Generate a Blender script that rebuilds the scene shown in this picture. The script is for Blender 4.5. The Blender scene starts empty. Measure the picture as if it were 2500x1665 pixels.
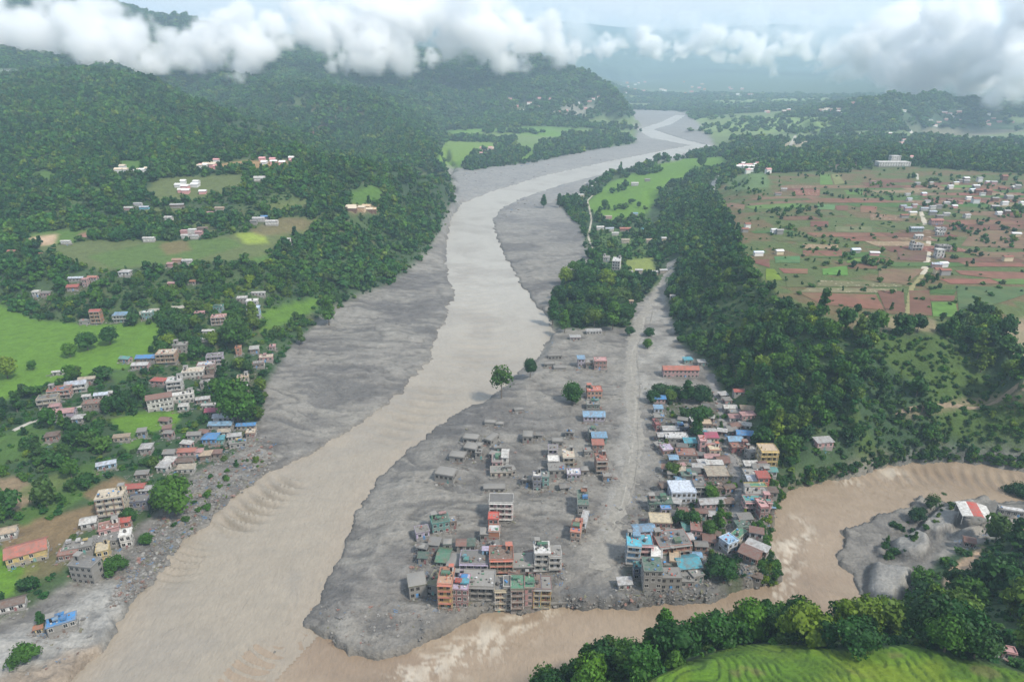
import bpy, math, random
import numpy as np
from mathutils import Vector
sc = bpy.context.scene
COL = sc.collection
R = math.radians
# ------------------------------------------------------------------ camera, light, exposure
CAM = np.array([0.0, 0.0, 200.0]); PITCH = R(22.0); F = 1667.0
cam = bpy.data.cameras.new('camera'); camo = bpy.data.objects.new('camera', cam); COL.objects.link(camo)
cam.sensor_width = 36; cam.lens = 36*F/2500; cam.clip_start = 1; cam.clip_end = 40000
camo.location = CAM; camo.rotation_euler = (R(90)-PITCH, 0, 0); sc.camera = camo
SUN_EL, SUN_AZ = 50.0, 128.0            # azimuth measured from +Y (view direction) towards +X
SUN_STRENGTH = 2.8; SKY_STRENGTH = 0.10; OVERCAST = 0.50
sun = bpy.data.lights.new('sun', 'SUN'); suno = bpy.data.objects.new('sun', sun); COL.objects.link(suno)
sun.energy = SUN_STRENGTH; sun.angle = R(7); sun.color = (1.0, 0.93, 0.82)
sd = Vector((math.sin(R(SUN_AZ))*math.cos(R(SUN_EL)), math.cos(R(SUN_AZ))*math.cos(R(SUN_EL)), math.sin(R(SUN_EL))))
suno.rotation_euler = sd.to_track_quat('Z', 'Y').to_euler()
sc.view_settings.view_transform = 'Standard'; sc.view_settings.look = 'None'
sc.view_settings.exposure = 0.90; sc.view_settings.gamma = 1.0; sc.view_settings.use_curve_mapping = False
sc.cycles.max_bounces = 14; sc.cycles.diffuse_bounces = 2; sc.cycles.glossy_bounces = 2
sc.cycles.transparent_max_bounces = 8; sc.cycles.volume_bounces = 12; sc.cycles.use_denoising = True
sc.cycles.volume_step_rate = 1.0; sc.cycles.volume_max_steps = 256
sc.cycles.sample_clamp_indirect = 4

class NT:
    """small helper that builds node trees"""
    def __init__(s, nt): s.nt = nt; nt.nodes.clear()
    def n(s, t, **k):
        n = s.nt.nodes.new(t)
        for a, v in k.items():
            if a == 'i':
                for kk, vv in v.items():
                    if isinstance(vv, bpy.types.NodeSocket): s.nt.links.new(vv, n.inputs[kk])
                    else: n.inputs[kk].default_value = vv
            else: setattr(n, a, v)
        return n
    def math(s, op, a, b=0.0, c=None, clamp=False):
        n = s.n('ShaderNodeMath', operation=op, use_clamp=clamp)
        for j, v in enumerate((a, b, c)):
            if v is None: continue
            if isinstance(v, bpy.types.NodeSocket): s.nt.links.new(v, n.inputs[j])
            else: n.inputs[j].default_value = v
        return n.outputs[0]
    def mix(s, f, a, b, mode='MIX'):
        n = s.n('ShaderNodeMix', data_type='RGBA', blend_type=mode)
        for j, v in ((0, f), (6, a), (7, b)):
            if isinstance(v, bpy.types.NodeSocket): s.nt.links.new(v, n.inputs[j])
            else: n.inputs[j].default_value = v if j == 0 or len(v) == 4 else (*v, 1)
        return n.outputs[2]
    def ramp(s, f, stops):
        n = s.n('ShaderNodeValToRGB', i={0: f}); e = n.color_ramp.elements
        while len(e) > 1: e.remove(e[-1])
        for j, (p, c) in enumerate(stops):
            el = e[0] if j == 0 else e.new(p)
            el.position = p; el.color = (c, c, c, 1) if isinstance(c, (int, float)) else (*c, 1)
        return n.outputs[0]
    def noise(s, vec, scale, det=4, rough=.55, dist=0.0):
        i = {'Scale': scale, 'Detail': det, 'Roughness': rough, 'Distortion': dist}
        if vec is not None: i['Vector'] = vec
        return s.n('ShaderNodeTexNoise', i=i).outputs[0]

world = bpy.data.worlds.new('World'); sc.world = world; world.use_nodes = True
w = NT(world.node_tree)
sky = w.n('ShaderNodeTexSky', sky_type='NISHITA', sun_disc=False, sun_elevation=R(SUN_EL), sun_rotation=R(SUN_AZ))
tc = w.n('ShaderNodeTexCoord').outputs['Generated']
mp = w.n('ShaderNodeMapping', i={'Vector': tc, 'Scale': (1.0, 1.0, 4.0)}).outputs[0]
nz = w.noise(mp, 3.2, 6, .55, .3)
nz2 = w.noise(mp, 1.3, 4, .5)
cov = w.ramp(nz, [(0.30, 0.0), (0.52, 1.0)])
tone = w.ramp(nz2, [(0.38, (0.58, 0.75, 1.02)), (0.66, (1.12, 1.12, 1.14))])
b1 = w.n('ShaderNodeBackground', i={'Color': sky.outputs[0], 'Strength': SKY_STRENGTH})
b2 = w.n('ShaderNodeBackground', i={'Color': tone, 'Strength': OVERCAST})
covm = w.math('MULTIPLY_ADD', cov, 0.45, 0.50)
mx = w.n('ShaderNodeMixShader', i={0: covm, 1: b1.outputs[0], 2: b2.outputs[0]})
w.n('ShaderNodeOutputWorld', i={'Surface': mx.outputs[0]})

# ------------------------------------------------------------------ picture <-> place
K = 2500/2354.0
cP, sP = math.cos(PITCH), math.sin(PITCH)
def ray(px, py):
    u = (px-1250)/F; v = -(py-832.5)/F
    return np.array([u, cP+v*sP, -sP+v*cP])
def atz(px, py, z):                      # point of the viewing ray at height z
    d = ray(px, py); t = (z-CAM[2])/d[2]
    return CAM+d*t
def aty(px, py, Y):                      # point of the viewing ray at forward distance Y
    d = ray(px, py); return CAM+d*(Y/d[1])
def proj(x, y, z):                       # world -> photograph pixel (arrays)
    dz = z-CAM[2]; dep = y*cP-dz*sP; up = y*sP+dz*cP
    dep = np.maximum(dep, 1e-3)
    return 1250+F*x/dep, 832.5-F*up/dep, dep

# ------------------------------------------------------------------ noise
_rs = np.random.RandomState(7); _LAT = _rs.rand(256, 256).astype(np.float32)
def vn(x, y, seed=0):
    x = x+seed*17.31; y = y+seed*9.17
    xi = np.floor(x).astype(np.int64); yi = np.floor(y).astype(np.int64); fx = x-xi; fy = y-yi
    fx = fx*fx*(3-2*fx); fy = fy*fy*(3-2*fy)
    a = _LAT[xi & 255, yi & 255]; b = _LAT[(xi+1) & 255, yi & 255]
    c = _LAT[xi & 255, (yi+1) & 255]; d = _LAT[(xi+1) & 255, (yi+1) & 255]
    return (a*(1-fx)+b*fx)*(1-fy)+(c*(1-fx)+d*fx)*fy
def fbm(x, y, scale, oct=4, seed=0, gain=.5, ridged=False):
    s = 0; a = 1.0; t = 0
    for o in range(oct):
        v = vn(x/scale*2**o, y/scale*2**o, seed+o*3)
        if ridged: v = 1-np.abs(2*v-1)
        s = s+a*v; t += a; a *= gain
    return s/t
def sst(a, b, x):
    t = np.clip((x-a)/(b-a), 0, 1); return t*t*(3-2*t)
def inpoly(X, Y, poly):
    ins = np.zeros(X.shape, bool); n = len(poly)
    xs = [p[0] for p in poly]; ys = [p[1] for p in poly]
    sel = (X > min(xs)) & (X < max(xs)) & (Y > min(ys)) & (Y < max(ys))
    x = X[sel]; y = Y[sel]; r = np.zeros(x.shape, bool)
    for j in range(n):
        (x1, y1), (x2, y2) = poly[j], poly[(j+1) % n]
        if y1 == y2: continue
        c = ((y1 > y) != (y2 > y)) & (x < (x2-x1)*(y-y1)/(y2-y1)+x1); r ^= c
    ins[sel] = r; return ins
def segdist(X, Y, pts, closed=False):
    d = np.full(X.shape, 1e9, np.float32); m = len(pts)
    for j in range(m if closed else m-1):
        ax, ay = pts[j][:2]; bx, by = pts[(j+1) % m][:2]
        vx, vy = bx-ax, by-ay; L = vx*vx+vy*vy+1e-9
        t = np.clip(((X-ax)*vx+(Y-ay)*vy)/L, 0, 1)
        d = np.minimum(d, (X-ax-t*vx)**2+(Y-ay-t*vy)**2)
    return np.sqrt(d)
def D(pts): return [(x*K, y*K) for x, y in pts]

# ------------------------------------------------------------------ terrain: contours traced at their heights, surface relaxed between them
NTH, NR = 700, 920
TH = np.linspace(R(-54), R(54), NTH); RR = np.exp(np.linspace(math.log(70), math.log(13000), NR))
TT, RG = np.meshgrid(TH, RR); GX = RG*np.sin(TT); GY = RG*np.cos(TT)
DTH = TH[1]-TH[0]; DLR = math.log(RR[1]/RR[0])
def cell(x, y):
    return (np.log(np.maximum(np.hypot(x, y), 1e-3)/RR[0])/DLR, (np.arctan2(x, y)-TH[0])/DTH)
WATER_Z = -4.0
mainL = D([(-150,1800),(60,1640),(160,1568),(250,1490),(300,1400),(380,1300),(430,1240),(510,1170),(620,1085),(700,1050),(790,1000),(870,950),(940,890),(980,840),(1010,780),(1030,720),(1045,670),(1030,620),(1025,560),(1040,500),(1060,470),(1120,445),(1250,405),(1400,372),(1500,352),(1590,335),(1500,318),(1462,300),(1520,282),(1562,262),(1555,250)])
mainR = D([(1562,250),(1580,262),(1545,285),(1500,298),(1560,318),(1625,335),(1500,378),(1400,397),(1290,425),(1200,455),(1150,480),(1130,510),(1145,560),(1190,650),(1255,730),(1270,765),(1240,810),(1200,850),(1150,900),(1060,945),(980,1000),(920,1050),(860,1100),(820,1160),(790,1230),(770,1290),(740,1350),(720,1400),(690,1440)])
tribN = D([(690,1440),(740,1470),(800,1510),(900,1512),(985,1475),(1050,1440),(1110,1412),(1300,1398),(1450,1398),(1600,1388),(1700,1368),(1790,1332),(1768,1280),(1765,1240),(1775,1180),(1805,1132),(1850,1112),(1950,1097),(2050,1066),(2150,1060),(2250,1065),(2354,1078),(2700,1110)])
barP = D([(2700,1165),(2354,1150),(2250,1140),(2120,1150),(2020,1185),(1950,1215),(1925,1250),(1932,1300),(1975,1360),(2000,1400),(1990,1450)])
tribS = D([(1960,1480),(1850,1480),(1700,1490),(1550,1510),(1400,1545),(1250,1600),(1130,1700),(950,1850)])
W0 = [tuple(atz(x, y, WATER_Z)[:2]) for x, y in mainL+mainR]
trib_px = tribN+barP+tribS+D([(400,1850),(560,1568)])
main_px = mainL+mainR+D([(560,1568),(380,1800)])
wmain = [tuple(atz(x, y, WATER_Z)[:2]) for x, y in main_px]
wtrib = [tuple(atz(x, y, WATER_Z)[:2]) for x, y in trib_px]

CZ = np.zeros((NR, NTH), np.float32); CM = np.zeros((NR, NTH), bool)
def pin(pts3):                           # draw a 3-D polyline into the constraint grid
    for a, b in zip(pts3[:-1], pts3[1:]):
        ra, ta = cell(a[0], a[1]); rb, tb = cell(b[0], b[1])
        n = int(max(abs(ra-rb), abs(ta-tb)))+2
        t = np.linspace(0, 1, n*2)
        P = [a[k]+(b[k]-a[k])*t for k in range(3)]
        r, th = cell(P[0], P[1]); r = np.round(r).astype(int); th = np.round(th).astype(int)
        ok = (r >= 0) & (r < NR) & (th >= 0) & (th < NTH)
        CZ[r[ok], th[ok]] = P[2][ok]; CM[r[ok], th[ok]] = True
def cz(z, pts, dz=None):                 # contour: display pixels at height z (or a list of heights)
    zs = z if isinstance(z, (list, tuple)) else [z]*len(pts)
    pin([atz(x*K, y*K, zz) for (x, y), zz in zip(pts, zs)])
def cy(pts):                             # ridge: (x, y, forward distance)
    pin([aty(x*K, y*K, Y) for x, y, Y in pts])
pin([atz(x, y, -3.2) for x, y in mainL[4:]]); pin([atz(x, y, -3.2) for x, y in mainR])
# valley floor and mud
cz(-.5, [(-60,1600),(60,1530),(150,1510),(230,1420),(290,1330),(370,1230),(430,1170),(520,1110),(590,1065)])
cz(0.5, [(-300,1600),(-60,1450),(60,1400),(160,1335),(230,1270),(300,1215),(345,1180),(400,1130),(450,1080),(540,1040),(590,985),(600,900)])
cz(1.0, [(600,900),(650,810),(700,760),(760,710),(820,680),(900,650),(960,600),(1000,550),(1030,480),(1045,430),(1010,388),(1100,385),(1240,368),(1330,348),(1460,330),(1468,300),(1445,270),(1430,235)])
cz(-1, [(760,780),(850,740),(960,680)]); cz(-1.5, [(700,960),(800,900),(900,840)])
cz(0, [(1565,235),(1625,300),(1645,340),(1500,395),(1400,412),(1335,450),(1340,520),(1355,600),(1300,650),(1262,722)])
cz(-.8, [(1160,520),(1230,640)]); cz(-.5,[(1330,480),(1300,620)])
cz(0, [(1285,755),(1250,840),(1150,930),(1040,1010),(960,1080),(900,1180),(850,1300),(780,1400)])
cz(.6, [(1460,700),(1450,850),(1440,1000),(1400,1200),(1300,1300)])
cz([1.2]*7+[3], [(1530,640),(1535,700),(1565,790),(1620,840),(1660,940),(1700,1010),(1735,1060),(1762,1085)]); cz(1.5,[(1650,1150),(1640,1260),(1620,1330)])
cz(5.5, [(1762,1085),(1768,1150),(1742,1215),(1735,1265)]); cz(3.5,[(1735,1265),(1738,1300),(1700,1335)]); cz(.8, [(1772,1318),(1700,1345),(1600,1365),(1450,1375),(1310,1378),(1120,1392),(1040,1425),(970,1460)])
cz(-1.5, [(970,1460),(900,1490),(800,1490),(740,1450)])
# right plateau and its foot
cz(2, [(1480,440),(1500,560),(1528,640)])
cz(2, [(1530,640),(1545,720),(1575,800),(1640,850),(1680,930),(1720,1000),(1765,1065),(1800,1100),(1900,1080),(2050,1035),(2200,1035),(2354,1050),(2650,1080)])
edge = [(1560,440),(1660,470),(1700,560),(1745,640),(1800,690),(1880,735),(1960,762),(2160,762),(2240,705),(2300,735),(2318,800),(2354,850),(2600,870)]
cz([20,38]+[45]*11, edge)
cz(45, [(1750,500),(1900,560),(2000,660),(2200,680),(2354,640),(2600,700)]); cz(46, [(1700,430),(1900,470),(2100,470),(2354,480),(2600,500)])
cz(45, [(2040,760),(2040,600),(2100,480)]); cz(48, [(1700,400),(2000,400),(2354,420),(2600,430)])
cz(22, [(2080,930),(2230,905),(2354,890),(2500,900)]); cz(30, [(1900,850),(1980,940)]); cz(12,[(1860,1020),(1960,1000)])
cz(3, [(1340,470),(1400,520),(1450,600),(1480,640)]); cz(4, [(1450,390),(1560,365),(1680,360)]); cz(5,[(1480,430),(1600,390),(1660,400)])
cy([(1600,345,1850),(1660,318,1850),(1760,322,1800),(1800,340,1700)])
cz(30, [(1640,425),(1660,395),(1760,365)])
cy([(1850,330,2050),(1920,262,2300),(2000,240,2500),(2130,232,2700),(2250,240,2900)]); cz(50, [(1950,360),(2100,370),(2354,375),(2600,380)])
cy([(2354,290,2600),(2100,330,2300)]); cz(8, [(1600,300),(1700,290),(1850,290)])
cz(6, [(1560,235),(1700,232),(1850,232)])
# near bank, bottom right
cz(1, [(2700,1240),(2354,1190),(2300,1200)]); cz(1, [(2300,1200),(2240,1240),(2180,1290),(2150,1340),(2110,1400)])
cz(-3.3, [(2354,1155),(2200,1150),(2060,1240),(2040,1280)]); cz(-3.3, [(1935,1250),(1985,1330),(2005,1400),(2060,1420)])
cz(43, [(2600,1400),(2354,1420),(2250,1440),(2100,1465),(1900,1455),(1700,1478),(1560,1503),(1400,1553),(1250,1623),(1100,1715)])
cz(8, [(2600,1240),(2354,1262),(2260,1300),(2190,1370),(2150,1420)])
cz(60, [(2600,1500),(2354,1515),(2200,1500),(2000,1488),(1700,1505),(1560,1535),(1450,1593),(1350,1683)]); cz(22, [(2600,1310),(2354,1330),(2260,1370),(2200,1410)])
cz(66, [(1400,1800),(1700,1640),(2000,1620),(2354,1640),(2600,1650)])
cz(-4, [(1960,1480),(1850,1480),(1700,1490),(1550,1510),(1400,1545),(1250,1600),(1130,1700)])
# left bank: village terraces rising to the forested mountain
cz(4, [(-300,1380),(0,1330),(150,1270),(270,1180),(380,1060),(500,960),(560,860),(620,780),(700,725)])
cz(9, [(-300,1150),(0,1120),(150,1050),(300,960),(400,880),(500,800),(600,750),(690,705)])
cz(14, [(-300,960),(0,930),(200,870),(330,830),(400,770)]); cz(16, [(-300,720),(0,700),(150,735),(365,742),(480,720),(610,690),(730,672)])
cz(16, [(-300,850),(0,820),(200,790),(350,770)])
cz(42, [(-300,600),(0,610),(150,620),(240,618),(400,610),(560,600),(640,570),(720,545)]); cz([10,16,14],[(740,660),(850,590),(950,520)])
cz(50, [(-300,540),(60,548),(250,530),(450,515),(700,500)]); cz(56, [(-200,520),(250,505),(460,500),(700,490),(820,480)])
cz([24,26,20], [(860,560),(940,480),(990,440)]); cz(54,[(820,470),(900,440)])
cz([64,66,66,66,71,72], [(-300,480),(100,470),(300,470),(450,460),(640,440),(760,430)])
cz([85,82,86,88,89,84,76], [(-300,390),(100,400),(280,385),(450,375),(640,372),(760,385),(860,390)]); cz([100,100,99,96], [(-300,340),(200,340),(500,335),(700,350)])
cy([(-300,220,1500),(0,190,1500),(130,172,1520),(330,178,1500),(480,240,1420),(600,310,1320),(700,355,1250)])
pin([(-900,1850,75),(-650,1720,62),(-420,1500,60)])
cy([(430,235,2150),(560,195,2150),(690,205,2000),(800,222,1900),(900,262,1750),(980,305,1550),(1010,330,1420),(1025,385,1250)])
cy([(690,205,2000),(740,290,1700),(800,370,1450)])
cz([75,70,50,28,4], [(860,390),(920,395),(980,410),(1020,425),(1042,440)])
cy([(-400,-120,2900),(0,-40,3000),(250,10,3200),(470,60,3400),(620,110,3500),(760,130,3500)])
cy([(-400,60,2300),(0,100,2400),(250,120,2600)])
cy([(760,130,3500),(850,128,3300),(1050,122,3300),(1200,128,3200),(1300,148,3100),(1370,180,2950),(1410,215,2800),(1440,262,2450)])
cy([(1000,290,2350),(1100,270,2450),(1200,240,2600)]); cz(25, [(1020,285),(1150,290),(1280,285),(1400,270)]); cz(3,[(1030,375),(1020,320),(1150,320),(1300,312),(1440,300)])
cz(45,[(1100,262),(1250,262),(1360,258)])
# far ranges
cy([(1400,215,7000),(1500,172,7500),(1600,150,8000),(1750,150,8500),(1900,165,8500),(2050,175,8000),(2250,170,8000),(2700,160,8000)])
cz(14, [(1440,215),(1600,212),(1800,215),(2000,222),(2354,240)])
cy([(900,60,11500),(1200,40,11500),(1500,70,11500),(1800,55,11500),(2100,70,11500),(2500,40,11500)])

def relax(z, m, cz_, it):
    for _ in range(it):
        p = np.pad(z, 1, mode='edge')
        z = (p[:-2,1:-1]+p[2:,1:-1]+p[1:-1,:-2]+p[1:-1,2:])*.25
        z = np.where(m, cz_, z)
    return z
lv = [(CZ, CM)]
for _ in range(6):
    z, m = lv[-1]; a, b = z.shape; a2, b2 = (a+1)//2, (b+1)//2
    zp = np.zeros((a2*2, b2*2), np.float32); mp_ = np.zeros((a2*2, b2*2), np.float32)
    zp[:a,:b] = z*m; mp_[:a,:b] = m
    s = zp.reshape(a2,2,b2,2).sum((1,3)); c = mp_.reshape(a2,2,b2,2).sum((1,3))
    lv.append((np.where(c > 0, s/np.maximum(c,1), 0).astype(np.float32), c > 0))
Z = np.full(lv[-1][0].shape, 30, np.float32)
for L, (z, m) in enumerate(lv[::-1]):
    if Z.shape != z.shape:
        Z = np.repeat(np.repeat(Z, 2, 0), 2, 1)[:z.shape[0], :z.shape[1]]
    Z = relax(np.where(m, z, Z), m, z, 400 if L < 4 else 120)
for _ in range(3):                      # soften the creases along the contours
    p = np.pad(Z, 1, mode='edge'); Z = .5*Z+.125*(p[:-2,1:-1]+p[2:,1:-1]+p[1:-1,:-2]+p[1:-1,2:])
# relief: gullies on slopes, small roughness on the mud
gz = np.hypot(np.gradient(Z, axis=0)/(RG*DLR), np.gradient(Z, axis=1)/(RG*DTH))
for _ in range(6):
    p = np.pad(gz, 1, mode='edge'); gz = .2*(gz+p[:-2,1:-1]+p[2:,1:-1]+p[1:-1,:-2]+p[1:-1,2:])
hill = sst(.06, .35, gz)
far = sst(1500, 3000, RG)
rid = fbm(GX, GY, 260, 5, 3, .5, True)-.62
Z = Z+hill*rid*(30+62*sst(800,1500,RG)+30*far)*sst(300, 900, RG)+hill*(fbm(GX, GY, 60, 4, 5, .55, True)-.6)*8*sst(150,500,RG)
Z = Z+hill*(fbm(GX, GY, 14, 3, 9)-.5)*3
PX, PY, PD = proj(GX, GY, Z)
near = RG < 3500
dm = segdist(GX, GY, wmain, True); dm[inpoly(GX, GY, wmain)] *= -1
dt = segdist(GX, GY, wtrib, True); dt[inpoly(GX, GY, wtrib)] *= -1
wob = (fbm(GX, GY, 11, 5, 21, .6)-.5)*13
DW = np.minimum(dm, dt)+wob*(.45+.55*sst(120, 500, RG))+(fbm(GX, GY, 3.5, 3, 23)-.5)*2.5*sst(500, 300, RG)
mudz = sst(60, 20, np.abs(DW))
mud_poly = D([(-300,1700),(-60,1450),(60,1400),(160,1335),(230,1285),(300,1225),(345,1190),(400,1140),(450,1085),(540,1045),(590,985),(605,900),(655,810),(705,762),(760,712),(820,680),(900,650),(960,600),(1000,550),(1030,480),(1045,430),(1010,385),(1100,388),(1240,370),(1330,350),(1460,330),(1465,300),(1440,270),(1430,235),(1560,240),(1625,300),(1645,340),(1560,368),(1460,385),(1400,402),(1330,450),(1280,465),(1335,520),(1358,600),(1300,650),(1262,722),(1275,755),(1450,750),(1455,705),(1500,665),(1530,640),(1535,690),(1565,790),(1620,835),(1650,880),(1690,960),(1740,1020),(1775,1100),(1805,1120),(1900,1090),(2050,1050),(2200,1045),(2354,1055),(2700,1080),(2700,1200),(2354,1190),(2200,1230),(2140,1300),(2105,1360),(2060,1420),(1990,1440),(1960,1480),(1700,1490),(1550,1510),(1400,1545),(1250,1600),(1130,1700),(950,1900),(-300,1900)])
wp = 14*sst(60, 400, RG)*0.5+2
PXw = PX+(fbm(GX, GY, 9, 3, 31)-.5)*2*F*2.2/PD; PYw = PY+(fbm(GX, GY, 9, 3, 33)-.5)*F*2.2/PD
MUD = (inpoly(PXw, PYw, mud_poly) & near & (Z < 7)).astype(np.float32)
MUD = np.maximum(MUD, (inpoly(PX, PY, D([(700,1170),(3000,1300)])) if False else 0))
def blur(a, n):
    for _ in range(n):
        p = np.pad(a, 1, mode='edge'); a = .2*(a+p[:-2,1:-1]+p[2:,1:-1]+p[1:-1,:-2]+p[1:-1,2:])
    return a
MUDS = blur(MUD, 2)
# mud: braided flow ridges and lumps, levelled towards the water's edge
wx = GX+(fbm(GX, GY, 60, 3, 41)-.5)*50; wy = GY+(fbm(GX, GY, 45, 3, 43)-.5)*34
streak = fbm(wx/5.0, wy, 9.0, 5, 45, .55, True)-.62
lump = fbm(GX, GY, 8, 3, 47)-.5
chn = np.abs(fbm(wx/2.6+wy*.12, wy, 26, 4, 48)-.5); chan = sst(.028, .0, chn); chn2 = np.abs(fbm(wx/2.2-wy*.2, wy, 15, 4, 50)-.5); chan = np.maximum(chan, sst(.022, .0, chn2)*.7)
townm = sst(-60, 60, GX-(-10+0.12*GY))*sst(560, 430, GY)
Z = Z+MUDS*(streak*(2.6-2.0*townm)*sst(1400, 500, RG)+lump*(.35+.55*townm)+(fbm(GX,GY,30,3,49)-.5)*1.6-chan*.55*sst(1000,400,RG))*sst(-1, 14, DW)
rub = (sst(14, 2, np.abs(DW-6))*inpoly(PX, PY, D([(-100,1568),(200,1400),(330,1230),(420,1120),(560,1040),(640,1090),(520,1180),(430,1270),(330,1400),(180,1568),(100,1650)])))
Z = Z+blur(rub.astype(np.float32), 2)*(fbm(GX, GY, 3.5, 3, 51, .6, True)-.55)*3.0
bank = sst(7, 1.5, DW)*sst(-1, 1.5, DW)*inpoly(PX, PY, D([(1290,1340),(1800,1290),(1830,1100),(2354,1040),(2500,1090),(1850,1180),(1800,1400),(1290,1420)]))
Z = Z+bank*(fbm(GX, GY, 4, 3, 53)-.3)*2.5
# mounds on the right-hand gravel bar
def mound(poly, h, soft, lead=0):
    global Z
    w_ = [tuple(hit0(x*K, y*K)[:2]) for x, y in poly]
    d = segdist(GX, GY, w_, True); ins = inpoly(GX, GY, w_)
    Z = Z+np.where(ins, h*sst(0, soft, d), 0)
def hit0(px, py):
    return atz(px, py, 1.5)
zk = lambda *p: [((1800+x/3.044)/K, (1150+y/3.044)/K) for x, y in p]
def hit0(px, py): return atz(px, py, -1.0)
MND = np.zeros_like(Z)
for poly, h, soft in ((zk((1115,520),(1180,470),(1300,430),(1440,470),(1460,540),(1460,640),(1370,690),(1240,670),(1130,610)), 5.0, 4.5), (zk((1300,430),(1390,330),(1530,215),(1740,205),(1800,240),(1710,330),(1620,430),(1470,520),(1440,470)), 3.6, 3.0),
   (zk((930,720),(1000,640),(1100,690),(1240,715),(1400,730),(1330,830),(1310,900),(1200,1030),(1080,1040),(960,960),(930,850)), 5.0, 5.5), (zk((1000,580),(1060,505),(1130,510),(1140,610),(1080,640)), 2.6, 2.5), (zk((1560,500),(1700,420),(1900,400),(2131,330),(2131,400),(1900,470),(1700,520)), 3.0, 3)):
    w_ = [tuple(hit0(x*K, y*K)[:2]) for x, y in poly]
    d = segdist(GX, GY, w_, True)*inpoly(GX, GY, w_); MND = np.maximum(MND, h*sst(0, soft, d+(fbm(GX,GY,4,3,57)-.5)*2*(d > 0)))
Z = Z+MND*(1+.25*(fbm(GX, GY, 9, 3, 58)-.5))
# river beds
cut = sst(1.6, -1.2, DW)
Z = np.where(DW < 2, Z*(1-cut)+(-8.0)*cut, Z).astype(np.float32)
# rice terraces on the near hill and on the left fields
rice_poly = D([(1430,1600),(1500,1560),(1580,1520),(1700,1480),(1830,1480),(1960,1500),(2080,1478),(2200,1510),(2354,1545),(2500,1600),(2500,1800),(1300,1800),(1380,1640)])
RICE = blur(inpoly(PX, PY, rice_poly).astype(np.float32), 2)*(RG < 400)
ts = (GX*1.0-0.35*GY+(fbm(GX, GY, 32, 4, 61)-.5)*30+3.2*np.sin(GY/14+GX/40))/2.5
fr = ts-np.floor(ts)
Z = Z+RICE*(sst(0.0, .16, fr)-fr)*.55
PX, PY, PD = proj(GX, GY, Z)
gZx = np.gradient(Z, axis=1)/(RG*DTH); gZr = np.gradient(Z, axis=0)/(RG*DLR); SLOPE = np.hypot(gZx, gZr)

def hzs(x, y):
    r, t = cell(np.asarray(x, float), np.asarray(y, float)); r = np.clip(r, 0, NR-1.001); t = np.clip(t, 0, NTH-1.001)
    ri = r.astype(int); ti = t.astype(int); fr_ = r-ri; ft = t-ti
    return (Z[ri,ti]*(1-ft)+Z[ri,ti+1]*ft)*(1-fr_)+(Z[ri+1,ti]*(1-ft)+Z[ri+1,ti+1]*ft)*fr_
def hz(x, y): return float(hzs(np.array([x]), np.array([y]))[0])
_T = np.exp(np.linspace(math.log(90), math.log(12500), 3000))
def hit(px, py):                        # where the viewing ray of a photograph pixel meets the ground
    d = ray(px, py); d = d/np.linalg.norm(d)
    X = d[0]*_T; Y = d[1]*_T; H = CAM[2]+d[2]*_T
    b = H < hzs(X, Y); i = int(np.argmax(b)) if b.any() else len(_T)-1
    lo, hi = _T[max(i-1, 0)], _T[i]
    for _ in range(14):
        m = .5*(lo+hi)
        if CAM[2]+d[2]*m < hz(d[0]*m, d[1]*m): hi = m
        else: lo = m
    return np.array([d[0]*hi, d[1]*hi, hz(d[0]*hi, d[1]*hi)])

# ------------------------------------------------------------------ ground colours (albedo)
def lerp(A, B, t): return A+(np.asarray(B, np.float32)-A)*t[..., None]
C = np.zeros((NR, NTH, 3), np.float32); C[:] = (.030, .062, .024)
n1 = fbm(GX, GY, 120, 4, 71); n2 = fbm(GX, GY, 18, 4, 73); n3 = fbm(GX, GY, 500, 3, 75)
C = lerp(C, (.055, .090, .028), sst(.45, .7, n1)); C = lerp(C, (.085, .085, .040), sst(.6, .8, n2)*.6)
C = lerp(C, (.040, .075, .038), sst(1200, 3000, RG)*.7)
OPEN = np.zeros((NR, NTH), np.float32)   # 1 where no wood grows
def paint(poly, col, op=1.0, soft=1, a=1.0, wob_=True, raw=False):
    p = poly if raw else D(poly)
    m = inpoly(PXw if wob_ else PX, PYw if wob_ else PY, p).astype(np.float32)
    m = blur(m, soft); C[:] = lerp(C, col, m*a); OPEN[:] = np.maximum(OPEN, m*op); return m
G1=(.085,.175,.013); G2=(.062,.130,.018); G3=(.090,.115,.036); BR=(.16,.115,.06); RD=(.235,.125,.095); TAN=(.42,.30,.20)
# left valley
paint([(-200,700),(0,700),(90,735),(180,745),(366,742),(368,790),(340,830),(250,855),(110,880),(0,925),(-200,960)], G1)
paint([(590,720),(650,700),(735,680),(738,706),(680,735),(600,770)], G1, a=.8)
paint([(30,1180),(110,1110),(200,1060),(260,1070),(180,1150),(60,1230)], G2, .6, a=.7)
paint([(0,1215),(60,1205),(240,1150),(230,1190),(120,1270),(0,1310)], BR); paint([(-100,1110),(40,1095),(100,1130),(40,1175),(-100,1200)], (.20,.15,.09))
paint([(-100,1280),(60,1250),(90,1300),(30,1370),(-100,1400)], G1)
paint([(240,965),(330,945),(420,945),(400,985),(300,1000)], G1); paint([(180,1140),(260,1095),(310,1110),(240,1160)], BR)
paint([(40,560),(80,535),(200,525),(240,545),(110,568)], G1, a=.5)
paint([(50,560),(70,545),(130,540),(128,562),(60,566)], TAN); paint([(170,548),(200,533),(240,533),(238,548)], RD)
paint([(60,575),(200,552),(430,555),(600,530),(720,510),(730,530),(640,560),(600,598),(430,605),(330,615),(230,625),(110,585)], G3)
paint([(200,590),(330,560),(520,545),(560,565),(440,600),(260,618)], G2, a=.6); paint([(540,535),(600,535),(620,560),(560,560)], (.20,.26,.04))
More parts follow.
